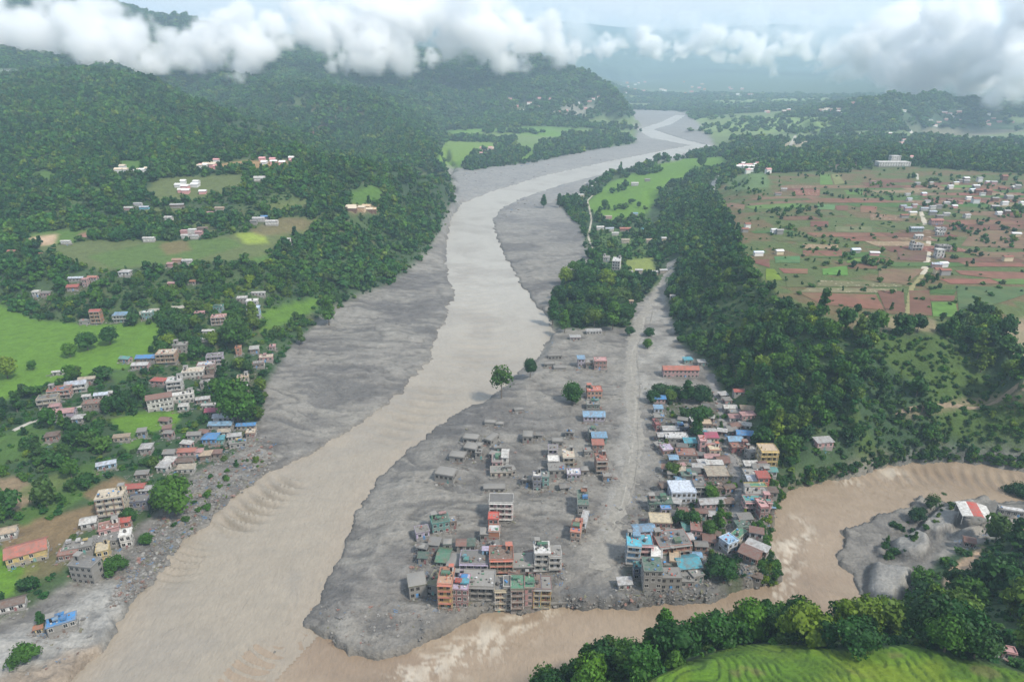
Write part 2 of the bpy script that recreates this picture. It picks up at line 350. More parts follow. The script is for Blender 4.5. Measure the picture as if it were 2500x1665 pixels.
paint([(570,530),(640,500),(740,505),(700,530),(600,545)], BR, a=.6); paint([(370,560),(430,550),(440,575),(380,585)], (.18,.11,.06), a=.6)
paint([(330,450),(360,410),(470,405),(560,400),(560,430),(460,460),(350,470)], G3); paint([(440,385),(560,370),(660,370),(660,385),(520,392)], (.26,.17,.08))
paint([(270,370),(330,370),(325,390),(275,388)], G2); paint([(65,400),(110,392),(140,400),(125,415),(75,412)], G1, a=.5)
paint([(800,445),(850,425),(890,440),(860,470),(810,475)], G2); paint([(800,472),(870,472),(868,488),(805,486)], (.24,.15,.09))
paint([(555,600),(640,585),(640,600),(560,612)], G2)
paint([(690,300),(770,290),(780,300),(700,330)], (.17,.075,.055), .7, a=.8); paint([(680,245),(740,240),(860,255),(850,268),(700,268)], (.12,.11,.06), .4, a=.6)
paint([(-50,1010),(70,980),(150,1000),(60,1060),(-50,1075)], G2, .9, a=.7); paint([(60,1290),(150,1255),(190,1270),(110,1330),(40,1340)], BR, .9, a=.6); paint([(260,1000),(330,985),(350,1010),(290,1040)], G2, .9)
paint([(30,1130),(130,1085),(170,1100),(100,1160)], (.09,.12,.035), 1, a=.8); paint([(250,860),(300,845),(310,870),(270,885)], G2, .9, a=.7)
paint([(420,520),(500,515),(520,530),(440,540)], G3, .9); paint([(600,470),(700,455),(720,475),(620,490)], G3, .8); paint([(150,440),(230,430),(250,450),(170,462)], G2, .7, a=.7); paint([(330,480),(420,470),(430,490),(340,500)], G3, .8)
paint([(480,330),(560,320),(590,335),(500,348)], (.07,.09,.035), .7, a=.8); paint([(620,240),(700,225),(730,240),(650,258)], (.07,.10,.035), .7, a=.8)
# meadow beyond the bend, far banks
paint([(1000,380),(1030,310),(1100,300),(1200,305),(1430,310),(1440,325),(1320,345),(1220,370),(1060,395)], G1, 1)
paint([(1025,300),(1140,295),(1280,300),(1100,330)], (.12,.24,.04), 1, a=.6)
paint([(1250,265),(1320,235),(1370,245),(1330,275)], (.30,.27,.24), .8, a=.6); paint([(1140,245),(1230,232),(1260,250),(1160,262)], G3, .6, a=.7)
paint([(1345,470),(1400,420),(1520,375),(1570,365),(1675,360),(1675,385),(1600,395),(1520,440),(1480,500),(1390,510)], G1)
paint([(1350,530),(1480,520),(1500,600),(1440,640),(1380,600)], G2, .55, a=.6); paint([(1430,600),(1500,590),(1510,625),(1440,630)], (.17,.21,.05))
paint([(1565,275),(1700,268),(1850,270),(1950,265),(1900,300),(1640,315),(1600,300)], (.16,.24,.07), .9)
paint([(1500,235),(1900,225),(1960,238),(1700,245)], (.17,.25,.08), .9)
paint([(1560,245),(1700,240),(1760,250),(1600,262)], (.11,.14,.07), .7, a=.6)
# plateau
PLAT = paint([(1640,440),(1700,400),(1900,395),(2100,385),(2354,400),(2600,400),(2600,860),(2354,850),(2320,800),(2300,740),(2240,700),(2160,762),(1960,762),(1880,735),(1800,690),(1745,640),(1700,560),(1660,470)], (.072,.100,.026), .97)
pn = fbm(GX, GY, 22, 3, 81); C = lerp(C, (.145,.078,.045), PLAT*sst(.45,.6,pn)*.6)
paint([(2300,740),(2400,720),(2500,760),(2500,870),(2354,850),(2310,800)], (.24,.19,.13), .8, a=.7); paint([(2230,720),(2290,740),(2270,790),(2235,760)], G2, .9)
paint([(1980,720),(2150,735),(2160,762),(1960,762)], (.19,.16,.085), 1); paint([(1660,415),(1760,385),(1770,430),(1690,440)], (.09,.15,.05), .6)
paint([(2150,378),(2354,392),(2500,400),(2500,375),(2354,372)], (.14,.19,.08), .9); paint([(1880,365),(1980,345),(1970,385),(1890,390)], (.16,.11,.09), .6, a=.8)
paint([(2050,290),(2354,300),(2500,300),(2500,330),(2200,330)], (.16,.15,.10), .85); paint([(1790,325),(1870,325),(1860,350),(1790,352)], (.30,.26,.18), .9)
# scars and grass on the terrace face
gr = sst(.48,.62,fbm(GX,GY,30,4,83)); slopep = inpoly(PX, PY, D([(1880,1060),(1960,900),(2000,780),(2160,770),(2300,900),(2400,960),(2400,1040),(2100,1040),(1900,1090)])).astype(np.float32)
C = lerp(C, (.048,.085,.016), slopep*gr); OPEN = np.maximum(OPEN, slopep*gr*.92); SLP = slopep
paint([(2065,950),(2200,922),(2354,902),(2500,890),(2500,900),(2354,914),(2200,935),(2070,962)], (.22,.17,.11), 1, wob_=False)
paint([(1800,1100),(1900,1080),(2040,1035),(2060,1060),(1900,1115),(1810,1150)], (.13,.12,.085), 1, soft=3, a=.85); paint([(2060,1035),(2200,1030),(2500,1040),(2500,1080),(2200,1062),(2060,1060)], (.12,.12,.11), 1, soft=3)
paint([(2170,1160),(2354,1150),(2500,1160),(2500,1225),(2354,1215),(2290,1235),(2215,1262),(2160,1290),(2140,1260),(2180,1210)], (.24,.225,.20), 1)
paint([(1010,300),(1240,290),(1445,300),(1440,312),(1240,325),(1060,335)], (.10,.20,.035), 1, a=.7)
fv = sst(1600,2100,RG)*sst(40,22,Z)*(1-sst(5200,5800,RG)); fp = sst(.46,.54,fbm(GX/2.2,GY,210,3,161)); C = lerp(C, (.13,.18,.065), fv*fp*(1-MUDS)*.8); OPEN = np.maximum(OPEN, fv*fp)
# near hill
RICEM = inpoly(PX, PY, rice_poly).astype(np.float32)*(RG < 400)
paint([(2165,1340),(2190,1300),(2260,1255),(2265,1262),(2210,1335),(2180,1352)], TAN, 1, wob_=False)
for poly, col in (((( 0,0),),G1),): pass
OPEN = np.maximum(OPEN, RICEM)
bund = sst(.10, 0, np.minimum(fr, 1-fr))+sst(.3,.2,fr)*.35
cg = C.copy(); cg[:] = (.078,.160,.010); cg = lerp(cg, (.135,.200,.012), sst(.4,.7,n2)); cg = lerp(cg, (.028,.062,.012), np.clip(bund,0,1)*.85*sst(.25,.55,fbm(GX,GY,9,3,171))); cg = lerp(cg, (.05,.10,.014), sst(.52,.70,fbm(GX,GY,6,4,173))*.6); cg = lerp(cg, (.14,.12,.05), sst(.66,.74,fbm(GX,GY,11,3,175))*.5)
C = C*(1-blur(RICEM,2)[...,None])+cg*blur(RICEM,2)[...,None]
# mud
m_col = np.zeros_like(C); m_col[:] = (.274,.258,.228)
m_col = lerp(m_col, (.165,.155,.145), sst(.44,.66, fbm(wx/1.6, wy, 30, 4, 91))*(1-.55*townm))
m_col = lerp(m_col, (.345,.322,.28), sst(.45,.70, fbm(GX, GY, 50, 3, 93))*(.35+.5*townm))
m_col = lerp(m_col, (.12,.12,.118), sst(.62,.74, fbm(GX, GY, 3.2, 3, 95))*townm*.45)
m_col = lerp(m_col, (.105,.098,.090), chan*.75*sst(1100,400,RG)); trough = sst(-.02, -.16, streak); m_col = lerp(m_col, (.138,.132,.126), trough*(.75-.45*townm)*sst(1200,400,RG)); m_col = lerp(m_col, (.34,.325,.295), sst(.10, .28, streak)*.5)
m_col = lerp(m_col, (.15,.14,.125), sst(7, -2, DW)*sst(1500,700,RG)*.5)
whitish = inpoly(PXw, PYw, D([(1455,700),(1540,640),(1545,730),(1600,810),(1580,860),(1500,900),(1400,1300),(1350,1350),(1380,1200),(1430,1000),(1440,850)])).astype(np.float32)
m_col = lerp(m_col, (.40,.385,.35), blur(whitish,6)*sst(.3,.6,fbm(GX,GY,14,4,97))*.8)
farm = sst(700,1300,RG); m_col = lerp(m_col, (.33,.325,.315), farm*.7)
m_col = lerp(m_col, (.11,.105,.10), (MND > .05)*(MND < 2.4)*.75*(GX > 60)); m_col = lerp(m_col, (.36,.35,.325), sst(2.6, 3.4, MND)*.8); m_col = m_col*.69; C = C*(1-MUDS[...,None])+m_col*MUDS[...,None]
OPEN = np.maximum(OPEN, MUDS); OPEN = np.maximum(OPEN, sst(4, 0, DW))
ll = inpoly(PX, PY, D([(-200,1568),(-100,1500),(100,1420),(250,1330),(290,1380),(240,1480),(100,1590)])).astype(np.float32)
C = lerp(C, (.35,.345,.325), blur(ll,6)*.6)
C = lerp(C, (.23,.18,.13), blur(inpoly(PXw,PYw,D([(-50,1568),(120,1520),(235,1470),(240,1500),(150,1568),(100,1640),(-50,1640)])).astype(np.float32),4)*.8)
townp = blur(inpoly(PXw, PYw, D([(1500,930),(1640,890),(1700,1010),(1780,1080),(1795,1160),(1765,1240),(1790,1310),(1700,1360),(1590,1375),(1440,1360),(1430,1290),(1480,1180),(1530,1080)])).astype(np.float32), 4)
tn = fbm(GX, GY, 7, 4, 151); C = lerp(C, (.10,.098,.085), townp*sst(.38,.58,tn)*.85); C = lerp(C, (.06,.075,.035), townp*sst(.55,.68,fbm(GX,GY,12,3,153))*.8)
rim = blur(inpoly(PXw, PYw, D([(1768,1075),(1810,1100),(1800,1150),(1775,1200),(1770,1280),(1795,1330),(1740,1365),(1735,1300),(1745,1220),(1765,1150)])).astype(np.float32), 3)
C = lerp(C, (.095,.085,.058), rim*.9); C = lerp(C, (.20,.17,.13), rim*sst(.5,.65,tn)*.7)
bankc = inpoly(PXw, PYw, D([(1290,1350),(1700,1345),(1790,1310),(1800,1350),(1700,1385),(1290,1415)])).astype(np.float32); C = lerp(C, (.11,.108,.105), blur(bankc,3)*.75)
lb = inpoly(PXw, PYw, D([(330,1230),(420,1130),(540,1040),(600,1070),(480,1180),(400,1270),(300,1400),(220,1480),(200,1420),(280,1310)])).astype(np.float32); C = lerp(C, (.14,.138,.13), blur(lb,4)*sst(.4,.6,fbm(GX,GY,4,3,155))*.8)
for wp_ in ([(1055,388),(1095,352),(1170,336),(1218,350),(1195,372),(1085,393)], [(1030,316),(1185,322),(1185,330),(1030,325)], [(1225,352),(1240,330),(1330,322),(1440,316),(1455,326),(1330,345),(1240,364)], [(1100,300),(1250,303),(1250,309),(1100,306)], [(1290,312),(1420,308),(1420,313),(1290,317)],
   [(1400,440),(1440,436),(1440,442),(1400,446)], [(1380,480),(1470,476),(1470,482),(1380,487)], [(1430,405),(1520,392),(1520,397),(1430,411)]):
    OPEN[inpoly(PXw, PYw, D(wp_))] = 0.15
C = lerp(C, (.125,.205,.022), inpoly(PXw, PYw, D([(1010,345),(1040,318),(1180,312),(1180,330),(1100,345),(1050,372),(1015,378)])).astype(np.float32)*.8)
def path(pts, w_, col, zoff=0):         # dirt tracks painted into the ground as bare soil
    wpts = [tuple(hit(x*K, y*K)[:2]) for x, y in pts]
    d = segdist(GX, GY, wpts); m = sst(w_*.5+.8, w_*.5-.4, d)
    C[:] = lerp(C, col, m); OPEN[:] = np.maximum(OPEN, sst(w_*.5+3, w_*.5+1, d))

def grid_mesh(name, X, Y, Z_, keep=None):
    nr, nt = X.shape
    idx = np.arange(nr*nt).reshape(nr, nt)
    q = np.stack([idx[:-1,:-1], idx[:-1,1:], idx[1:,1:], idx[1:,:-1]], -1).reshape(-1, 4)
    co = np.stack([X, Y, Z_], -1).reshape(-1, 3).astype(np.float32); used = None
    if keep is not None:
        k = keep.reshape(-1); q = q[k[q].any(1)]
        used = np.unique(q); re = np.full(nr*nt, -1); re[used] = np.arange(len(used)); q = re[q]; co = co[used]
    me = bpy.data.meshes.new(name)
    me.vertices.add(len(co)); me.vertices.foreach_set('co', co.ravel())
    me.loops.add(q.size); me.loops.foreach_set('vertex_index', q[:, ::-1].ravel().astype(np.int32))
    me.polygons.add(len(q)); me.polygons.foreach_set('loop_start', np.arange(0, q.size, 4, dtype=np.int32))
    me.polygons.foreach_set('use_smooth', np.ones(len(q), bool)); me.update(calc_edges=True)
    return me, used
def set_col(me, cols, name='col'):
    a = me.color_attributes.new(name, 'FLOAT_COLOR', 'POINT')
    b = np.ones((len(me.vertices), 4), np.float32); b[:, :3] = cols.reshape(-1, 3); a.data.foreach_set('color', b.ravel())
def link(name, me, parent=None, **props):
    o = bpy.data.objects.new(name, me); COL.objects.link(o)
    if parent is not None: o.parent = parent
    for k, v in props.items(): o[k] = v
    return o
def mat(name):
    m = bpy.data.materials.new(name); m.use_nodes = True; return m, NT(m.node_tree)
def done(t, base, rough=.9, bump=None, bdist=.3, spec=.3, bstr=1.0, **extra):
    i = {'Base Color': base, 'Roughness': rough, 'Specular IOR Level': spec}
    i.update(extra)
    if bump is not None: i['Normal'] = t.n('ShaderNodeBump', i={'Height': bump, 'Distance': bdist, 'Strength': bstr}).outputs[0]
    b = t.n('ShaderNodeBsdfPrincipled', i=i); t.n('ShaderNodeOutputMaterial', i={'Surface': b.outputs[0]}); return b
gm, t = mat('ground')
pos = t.n('ShaderNodeNewGeometry').outputs['Position']
ca = t.n('ShaderNodeVertexColor', layer_name='col').outputs[0]
mk = t.n('ShaderNodeAttribute', attribute_name='mud').outputs['Fac']
na = t.noise(pos, .9, 6, .62); nb = t.noise(pos, .16, 5, .6); nc = t.noise(pos, 3.0, 3, .6)
v = t.ramp(na, [(.3, .80), (.7, 1.16)]); v2 = t.ramp(nb, [(.3, .82), (.7, 1.16)])
cc = t.mix(1.0, t.mix(1.0, ca, v, 'MULTIPLY'), v2, 'MULTIPLY')
st = t.n('ShaderNodeMapping', i={'Vector': pos, 'Scale': (.38, 1.0, 1.0), 'Rotation': (0, 0, .12)}).outputs[0]
sn = t.noise(st, .22, 7, .62, .8)
dk = t.ramp(sn, [(.34, .82), (.58, 1.07)])
cc = t.mix(t.math('MULTIPLY', mk, .8), cc, t.mix(1.0, cc, dk, 'MULTIPLY'))
h = t.math('MULTIPLY_ADD', sn, 1.3, t.math('MULTIPLY', na, .5))
h = t.math('ADD', h, t.math('MULTIPLY', nb, 2.5)); done(t, cc, t.math('MULTIPLY_ADD', mk, -.22, .92), h, .75, .35, .85)
gme, _ = grid_mesh('terrain', GX, GY, Z); set_col(gme, C)
a = gme.attributes.new('mud', 'FLOAT', 'POINT'); a.data.foreach_set('value', MUDS.ravel().astype(np.float32))
gme.materials.append(gm); link('terrain', gme, kind='structure')

# water
def water_sheet(name, poly, dm_, colr, waves, base_z):
    keep = (dm_ < 9) & (RG < 3200)
    zz = base_z+waves
    me, used = grid_mesh(name, GX, GY, zz, keep)
    set_col(me, colr.reshape(-1, 3)[used]); return me
nw = fbm(wx*.5+wy*.3, wy, 9, 4, 101)-.5
wm = (nw*.8+(fbm(wx*.8+wy*.5, wy-.4*wx, 3.2, 3, 109)-.5)*.45)*sst(1500,300,RG)
def train(pts, wl, amp, width):          # standing waves along a line of the current
    P = [atz(x*K, y*K, WATER_Z) for x, y in pts]; out = np.zeros_like(Z)
    d = segdist(GX, GY, [p[:2] for p in P]); s = np.zeros_like(Z); acc = 0; best = np.full(Z.shape, 1e9)
    for a, b in zip(P[:-1], P[1:]):
        vx, vy = b[0]-a[0], b[1]-a[1]; L = math.hypot(vx, vy)
        t_ = np.clip(((GX-a[0])*vx+(GY-a[1])*vy)/(L*L), 0, 1); dd = np.hypot(GX-a[0]-t_*vx, GY-a[1]-t_*vy)
        s = np.where(dd < best, acc+t_*L, s); best = np.minimum(best, dd); acc += L
    env = np.exp(-(d/width)**2)*sst(0, 12, s)*sst(acc, acc-12, s)
    ph = (s+.09*d*d/width*2)/wl*2*math.pi
    return amp*env*(1-2*np.abs(np.sin(ph/2))**.8)
wm += train([(690,1090),(620,1140),(560,1190),(500,1235)], 6.5, 2.6, 9)
wm += train([(480,1240),(420,1300),(370,1360)], 4.2, 1.2, 8)
wm += train([(640,1470),(580,1520),(520,1580)], 4.5, 1.2, 7)
wm += train([(1010,880),(940,960),(860,1030)], 10, .95, 16)
wm += train([(1060,600),(1080,680),(1110,760),(1080,860)], 12, .6, 22)
wt_c = fbm(wx+wy*.4, wy, 30, 4, 103)
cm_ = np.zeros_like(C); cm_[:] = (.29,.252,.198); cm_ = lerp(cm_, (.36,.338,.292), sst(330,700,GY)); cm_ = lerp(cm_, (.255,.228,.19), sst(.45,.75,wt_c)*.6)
cm_ = cm_*.92; cm_ = lerp(cm_, (.36,.325,.27), sst(.35,1.3,wm)*.5); cm_ = lerp(cm_, (.20,.17,.13), sst(-.3,-1.2,wm)*.45)  # wave shading put into the colour: paler aerated crests, darker troughs
edge_d = sst(-12, -2, dm)*sst(420,300,GY); cm_ = lerp(cm_, (.28,.235,.18), edge_d*.6)
rm, t = mat('muddy_river_water')
pos = t.n('ShaderNodeNewGeometry').outputs['Position']; ca = t.n('ShaderNodeVertexColor', layer_name='col').outputs[0]
st = t.n('ShaderNodeMapping', i={'Vector': pos, 'Scale': (.8, .38, 1), 'Rotation': (0, 0, 1.0)}).outputs[0]
na = t.noise(st, 1.1, 6, .6, .6); nb = t.noise(pos, .10, 4, .55, .5)
cc = t.mix(1.0, t.mix(1.0, ca, t.ramp(na, [(.3, .90), (.7, 1.08)]), 'MULTIPLY'), t.ramp(nb, [(.3, .93), (.7, 1.05)]), 'MULTIPLY')
nr = t.noise(t.n('ShaderNodeMapping', i={'Vector': pos, 'Scale': (.55, .20, 1), 'Rotation': (0, 0, 1.0)}).outputs[0], .7, 5, .6, .8)
done(t, cc, .36, t.math('ADD', t.math('MULTIPLY', nr, 1.3), t.math('MULTIPLY', na, .6)), .42, .5, .75)
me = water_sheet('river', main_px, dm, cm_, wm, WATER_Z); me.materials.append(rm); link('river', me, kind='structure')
foam_px = [((1810,1250),26),((1800,1290),24),((1830,1210),20),((1800,1330),18),((1780,1360),14),((1850,1235),14),((1190,1430),22),((1120,1470),22),((1060,1500),22),((1000,1530),18),((940,1560),20),((1250,1410),12),((1950,1105),16),((2050,1085),18)]
fo = np.zeros_like(Z)
for (x, y), r_ in foam_px:
    p = atz(x*K, y*K, WATER_Z); fo = np.maximum(fo, np.exp(-((GX-p[0])**2+(GY-p[1])**2)/(r_*.42)**2))
foam = fo*sst(.53,.66,fbm(wx*1.2, wy, 2.6, 4, 105, .65)*.6+fbm(wx, wy, 9, 3, 108)*.4+.10*fo)
wt = (nw*1.1+(fbm(GX,GY,4,3,107)-.5)*1.3*fo)
wt += train([(2400,1120),(2200,1100),(2060,1100),(1960,1130)], 6, .9, 10)
ct_ = np.zeros_like(C); ct_[:] = (.265,.205,.145); ct_ = lerp(ct_, (.205,.150,.102), sst(.45,.7,wt_c)*.7); ct_ = lerp(ct_, (.50,.45,.37), foam*.75)
me = water_sheet('tributary_river', trib_px, dt, ct_, wt, WATER_Z-.12); me.materials.append(rm); link('tributary_river', me, kind='structure')
# ------------------------------------------------------------------ vegetation
def foliage_mat(name, cols):
    m, t = mat(name)
    oi = t.n('ShaderNodeObjectInfo').outputs['Random']
    tn = t.n('ShaderNodeVertexColor', layer_name='tint').outputs[0]
    base = t.ramp(oi, cols)
    pos = t.n('ShaderNodeNewGeometry').outputs['Position']
    nn = t.noise(pos, .012, 4)
    base = t.mix(1.0, base, t.ramp(nn, [(.33, (.62, .74, .95)), (.66, (1.45, 1.28, .85))]), 'MULTIPLY')
    base = t.mix(1.0, base, tn, 'MULTIPLY')
    b = t.n('ShaderNodeBsdfPrincipled', i={'Base Color': base, 'Roughness': .6, 'Specular IOR Level': .25})
    tr = t.n('ShaderNodeBsdfTranslucent', i={'Color': base})
    mx = t.n('ShaderNodeMixShader', i={0: .18, 1: b.outputs[0], 2: tr.outputs[0]})
    t.n('ShaderNodeOutputMaterial', i={'Surface': mx.outputs[0]}); return m
LEAF = foliage_mat('leaves', [(0.0, (.012,.052,.012)), (.35, (.022,.084,.012)), (.62, (.048,.125,.010)), (.82, (.024,.066,.018)), (1.0, (.110,.180,.012))])
LEAFD = foliage_mat('wood_leaves', [(0.0, (.010,.052,.014)), (.4, (.018,.084,.014)), (.7, (.044,.122,.010)), (.9, (.034,.068,.018)), (1.0, (.095,.160,.012))])
bm_, t = mat('bark'); pos = t.n('ShaderNodeNewGeometry').outputs['Position']
done(t, t.ramp(t.noise(pos, 2.0, 3), [(.3, (.10,.08,.06)), (.7, (.17,.145,.115))]), .95); BARK = bm_
def mesh_from(name, V, Fc, m, tint=None, smooth=False):
    me = bpy.data.meshes.new(name); me.from_pydata([tuple(v) for v in V], [], Fc)
    for mm in (m if isinstance(m, (list, tuple)) else [m]): me.materials.append(mm)
    if tint is not None:
        a = me.color_attributes.new('tint', 'FLOAT_COLOR', 'POINT'); b = np.ones((len(V), 4), np.float32)
        b[:, :3] = np.asarray(tint).reshape(-1, 1) if np.asarray(tint).ndim == 1 else tint; a.data.foreach_set('color', b.ravel())
    if smooth: me.polygons.foreach_set('use_smooth', np.ones(len(me.polygons), bool))
    return me
_ICO = None
def ico():
    global _ICO
    if _ICO is None:
        p = (1+5**.5)/2
        v = np.array([(-1,p,0),(1,p,0),(-1,-p,0),(1,-p,0),(0,-1,p),(0,1,p),(0,-1,-p),(0,1,-p),(p,0,-1),(p,0,1),(-p,0,-1),(-p,0,1)], float); v /= np.linalg.norm(v[0])
        f = [(0,11,5),(0,5,1),(0,1,7),(0,7,10),(0,10,11),(1,5,9),(5,11,4),(11,10,2),(10,7,6),(7,1,8),(3,9,4),(3,4,2),(3,2,6),(3,6,8),(3,8,9),(4,9,5),(2,4,11),(6,2,10),(8,6,7),(9,8,1)]
        _ICO = (v, f)
    return _ICO
def crown_mesh(name, seed, nl, nleaf, leaf, shape='round', m=None, hgt=1.0, core=.80):
    """crown of about unit radius, base at z=0: overlapping lobes carrying leaf-sized faces; leaf = face size"""
    r = np.random.RandomState(seed); V = []; Fc = []; T = []
    lobes = []
    for k in range(nl):
        a = k/nl*6.283*1.618*3+r.rand()*1.2; h = (k+.5)/nl
        if shape == 'round': rad = .56*math.sin(math.pi*(.16+.80*h))**.8*(.7+.5*r.rand()); z = .28+1.05*h
        elif shape == 'tall': rad = .40*(1-h)**.6*(.6+.6*r.rand()); z = .25+2.0*h
        else: rad = .72*(.4+.7*r.rand()); z = .25+.62*h**.8
        lr = (.34+.24*r.rand())*(1.05 if shape != 'tall' else .85*(1-.45*h)+.1)
        lobes.append((np.array([rad*math.cos(a), rad*math.sin(a), z*hgt]), lr))
    iv, if_ = ico()
    for c, lr in lobes:
        o = len(V); jit = 1+(r.rand(12, 1)-.5)*.35
        V += list(c+iv*lr*core*jit*np.array([1, 1, .85])); Fc += [tuple(o+j for j in f) for f in if_]; T += [.72+.25*r.rand()]*12
    per = nleaf//nl
    for c, lr in lobes:
        lt = .78+.5*r.rand()
        for _ in range(per):
            d = r.normal(size=3); d /= np.linalg.norm(d)
            if d[2] < -.35: d[2] *= -.6
            p = c+d*lr*(.86+.28*r.rand())*np.array([1, 1, .88])
            n = d+r.normal(size=3)*.55; n /= np.linalg.norm(n)
            u = np.cross(n, r.normal(size=3)); u /= np.linalg.norm(u); v = np.cross(n, u)
            s = leaf*(.6+.8*r.rand()); o = len(V)
            k1, k2 = .6+.6*r.rand(), .6+.6*r.rand()
            V += [p-u*s, p-v*s*k1, p+u*s*k2, p+v*s]; Fc.append((o, o+1, o+2, o+3)); T += [lt*(.75+.5*r.rand())]*4
    return mesh_from(name, V, Fc, m or LEAF, np.array(T))
def tube(V, Fc, pts, rads, n=6):
    o = len(V); pts = [np.array(p, float) for p in pts]
    for j, (p, r_) in enumerate(zip(pts, rads)):
        d = pts[min(j+1, len(pts)-1)]-pts[max(j-1, 0)]; d /= np.linalg.norm(d)+1e-9
        a = np.cross(d, (0.3, 1, .1)); a /= np.linalg.norm(a); b = np.cross(d, a)
        for k in range(n):
            th = 2*math.pi*k/n; V.append(p+(a*math.cos(th)+b*math.sin(th))*r_)
    for j in range(len(pts)-1):
        for k in range(n):
            Fc.append((o+j*n+k, o+j*n+(k+1) % n, o+(j+1)*n+(k+1) % n, o+(j+1)*n+k))
def trunk_mesh(name, seed, h=.6):
    r = np.random.RandomState(seed); V = []; Fc = []
    tube(V, Fc, [(0,0,-.3),(.01,.02,h*.5),(.04,-.02,h),(.03,.03,h*1.9)], [.085,.06,.045,.015], 7)
    for k in range(4):
        a = k*1.57+r.rand(); q = h*(.75+.25*r.rand())
        tube(V, Fc, [(.02,0,q),(.22*math.cos(a),.22*math.sin(a),q+.28),(.48*math.cos(a),.48*math.sin(a),q+.55)], [.035,.022,.008], 5)
    return mesh_from(name, V, Fc, BARK, smooth=True)
NEARC = [crown_mesh('crown', 10+k, 13, 1500, .072, 'round') for k in range(5)]+[crown_mesh('crown', 30+k, 12, 1300, .07, 'wide') for k in range(2)]+[crown_mesh('crown', 40+k, 11, 1300, .07, 'tall') for k in range(2)]
MIDC = [crown_mesh('crown', 60+k, 9, 420, .13, 'round') for k in range(4)]+[crown_mesh('crown', 70, 8, 380, .12, 'wide'), crown_mesh('crown', 75, 8, 360, .12, 'tall')]
AIRY = crown_mesh('crown', 91, 15, 1000, .075, 'round', core=.35)
TRUNKS = [trunk_mesh('trunk', 80+k) for k in range(3)]
FARC = [crown_mesh('wood_crown', 100+k, 6, 90, .24, 'round', LEAFD, core=.9) for k in range(5)]+[crown_mesh('wood_crown', 120+k, 5, 80, .22, 'tall', LEAFD, .8) for k in range(1)]

ORD = ['leftmost','second from the left','third from the left','fourth from the left','fifth from the left','sixth from the left','seventh from the left','eighth from the left','ninth from the left','tenth from the left','eleventh from the left','twelfth from the left','thirteenth from the left','fourteenth from the left','fifteenth from the left','sixteenth from the left','seventeenth from the left','eighteenth from the left','nineteenth from the left','twentieth from the left']
def tree(x, y, rad, near=True, label='', group=None, hgt=1.0, trunk=.55, crown=None, name='tree', z=None, rnd=random.Random(3)):
    o = bpy.data.objects.new(name, None); COL.objects.link(o); z = hz(x, y) if z is None else z
    o.location = (x, y, z); o.rotation_euler = (0, 0, rnd.uniform(0, 6.28)); o.empty_display_size = .5
    o['label'] = label; o['category'] = 'tree' if name != 'shrub' else 'shrub'
    if group: o['group'] = group
    cm = crown or rnd.choice(NEARC if near else MIDC)
    c = link('crown', cm, o); c.location = (0, 0, rad*trunk*.7); c.scale = (rad, rad*rnd.uniform(.9, 1.1), rad*hgt*rnd.uniform(.9, 1.1))
    if trunk > 0:
        t_ = link('trunk', rnd.choice(TRUNKS), o); t_.scale = (rad*.8, rad*.8, rad*max(trunk, .3)*1.6)
    return o
KEEPOUT = []                             # (x, y, radius): houses and tracks that keep the wood away
# ------------------------------------------------------------------ buildings
PAL = dict(grey=(.25,.243,.23), mud=(.215,.21,.198), dgrey=(.13,.13,.13), white=(.66,.65,.62), cream=(.52,.44,.30), peach=(.44,.25,.155), orange=(.42,.15,.065),
 red=(.48,.06,.04), salmon=(.50,.14,.09), pink=(.52,.27,.27), brick=(.24,.09,.06), brown=(.15,.09,.065), tan=(.48,.36,.24), yellow=(.60,.44,.14), blue=(.03,.26,.62), lblue=(.22,.44,.66),
 cyan=(.05,.42,.55), navy=(.05,.08,.18), teal=(.06,.30,.28), green=(.04,.20,.11), dgreen=(.05,.12,.09), lilac=(.42,.36,.50), magenta=(.50,.05,.14), pwhite=(.55,.55,.55), beige=(.50,.43,.33), rust=(.22,.095,.07), bwhite=(.55,.62,.72), black=(.03,.03,.035), maroon=(.24,.05,.055), olive=(.14,.14,.07))
NAME = dict(grey='grey', mud='mud-grey', dgrey='dark grey', white='white', cream='cream', peach='peach', orange='orange', red='red', salmon='salmon-red', pink='pink', brick='brick-red', brown='brown', tan='tan', yellow='yellow', blue='bright blue', lblue='light blue', cyan='turquoise', navy='navy', teal='teal', green='green', dgreen='dark green', lilac='lilac', magenta='magenta', pwhite='pale grey', beige='beige', rust='rusty', bwhite='bluish white', black='black', maroon='maroon', olive='olive')
_M = {}
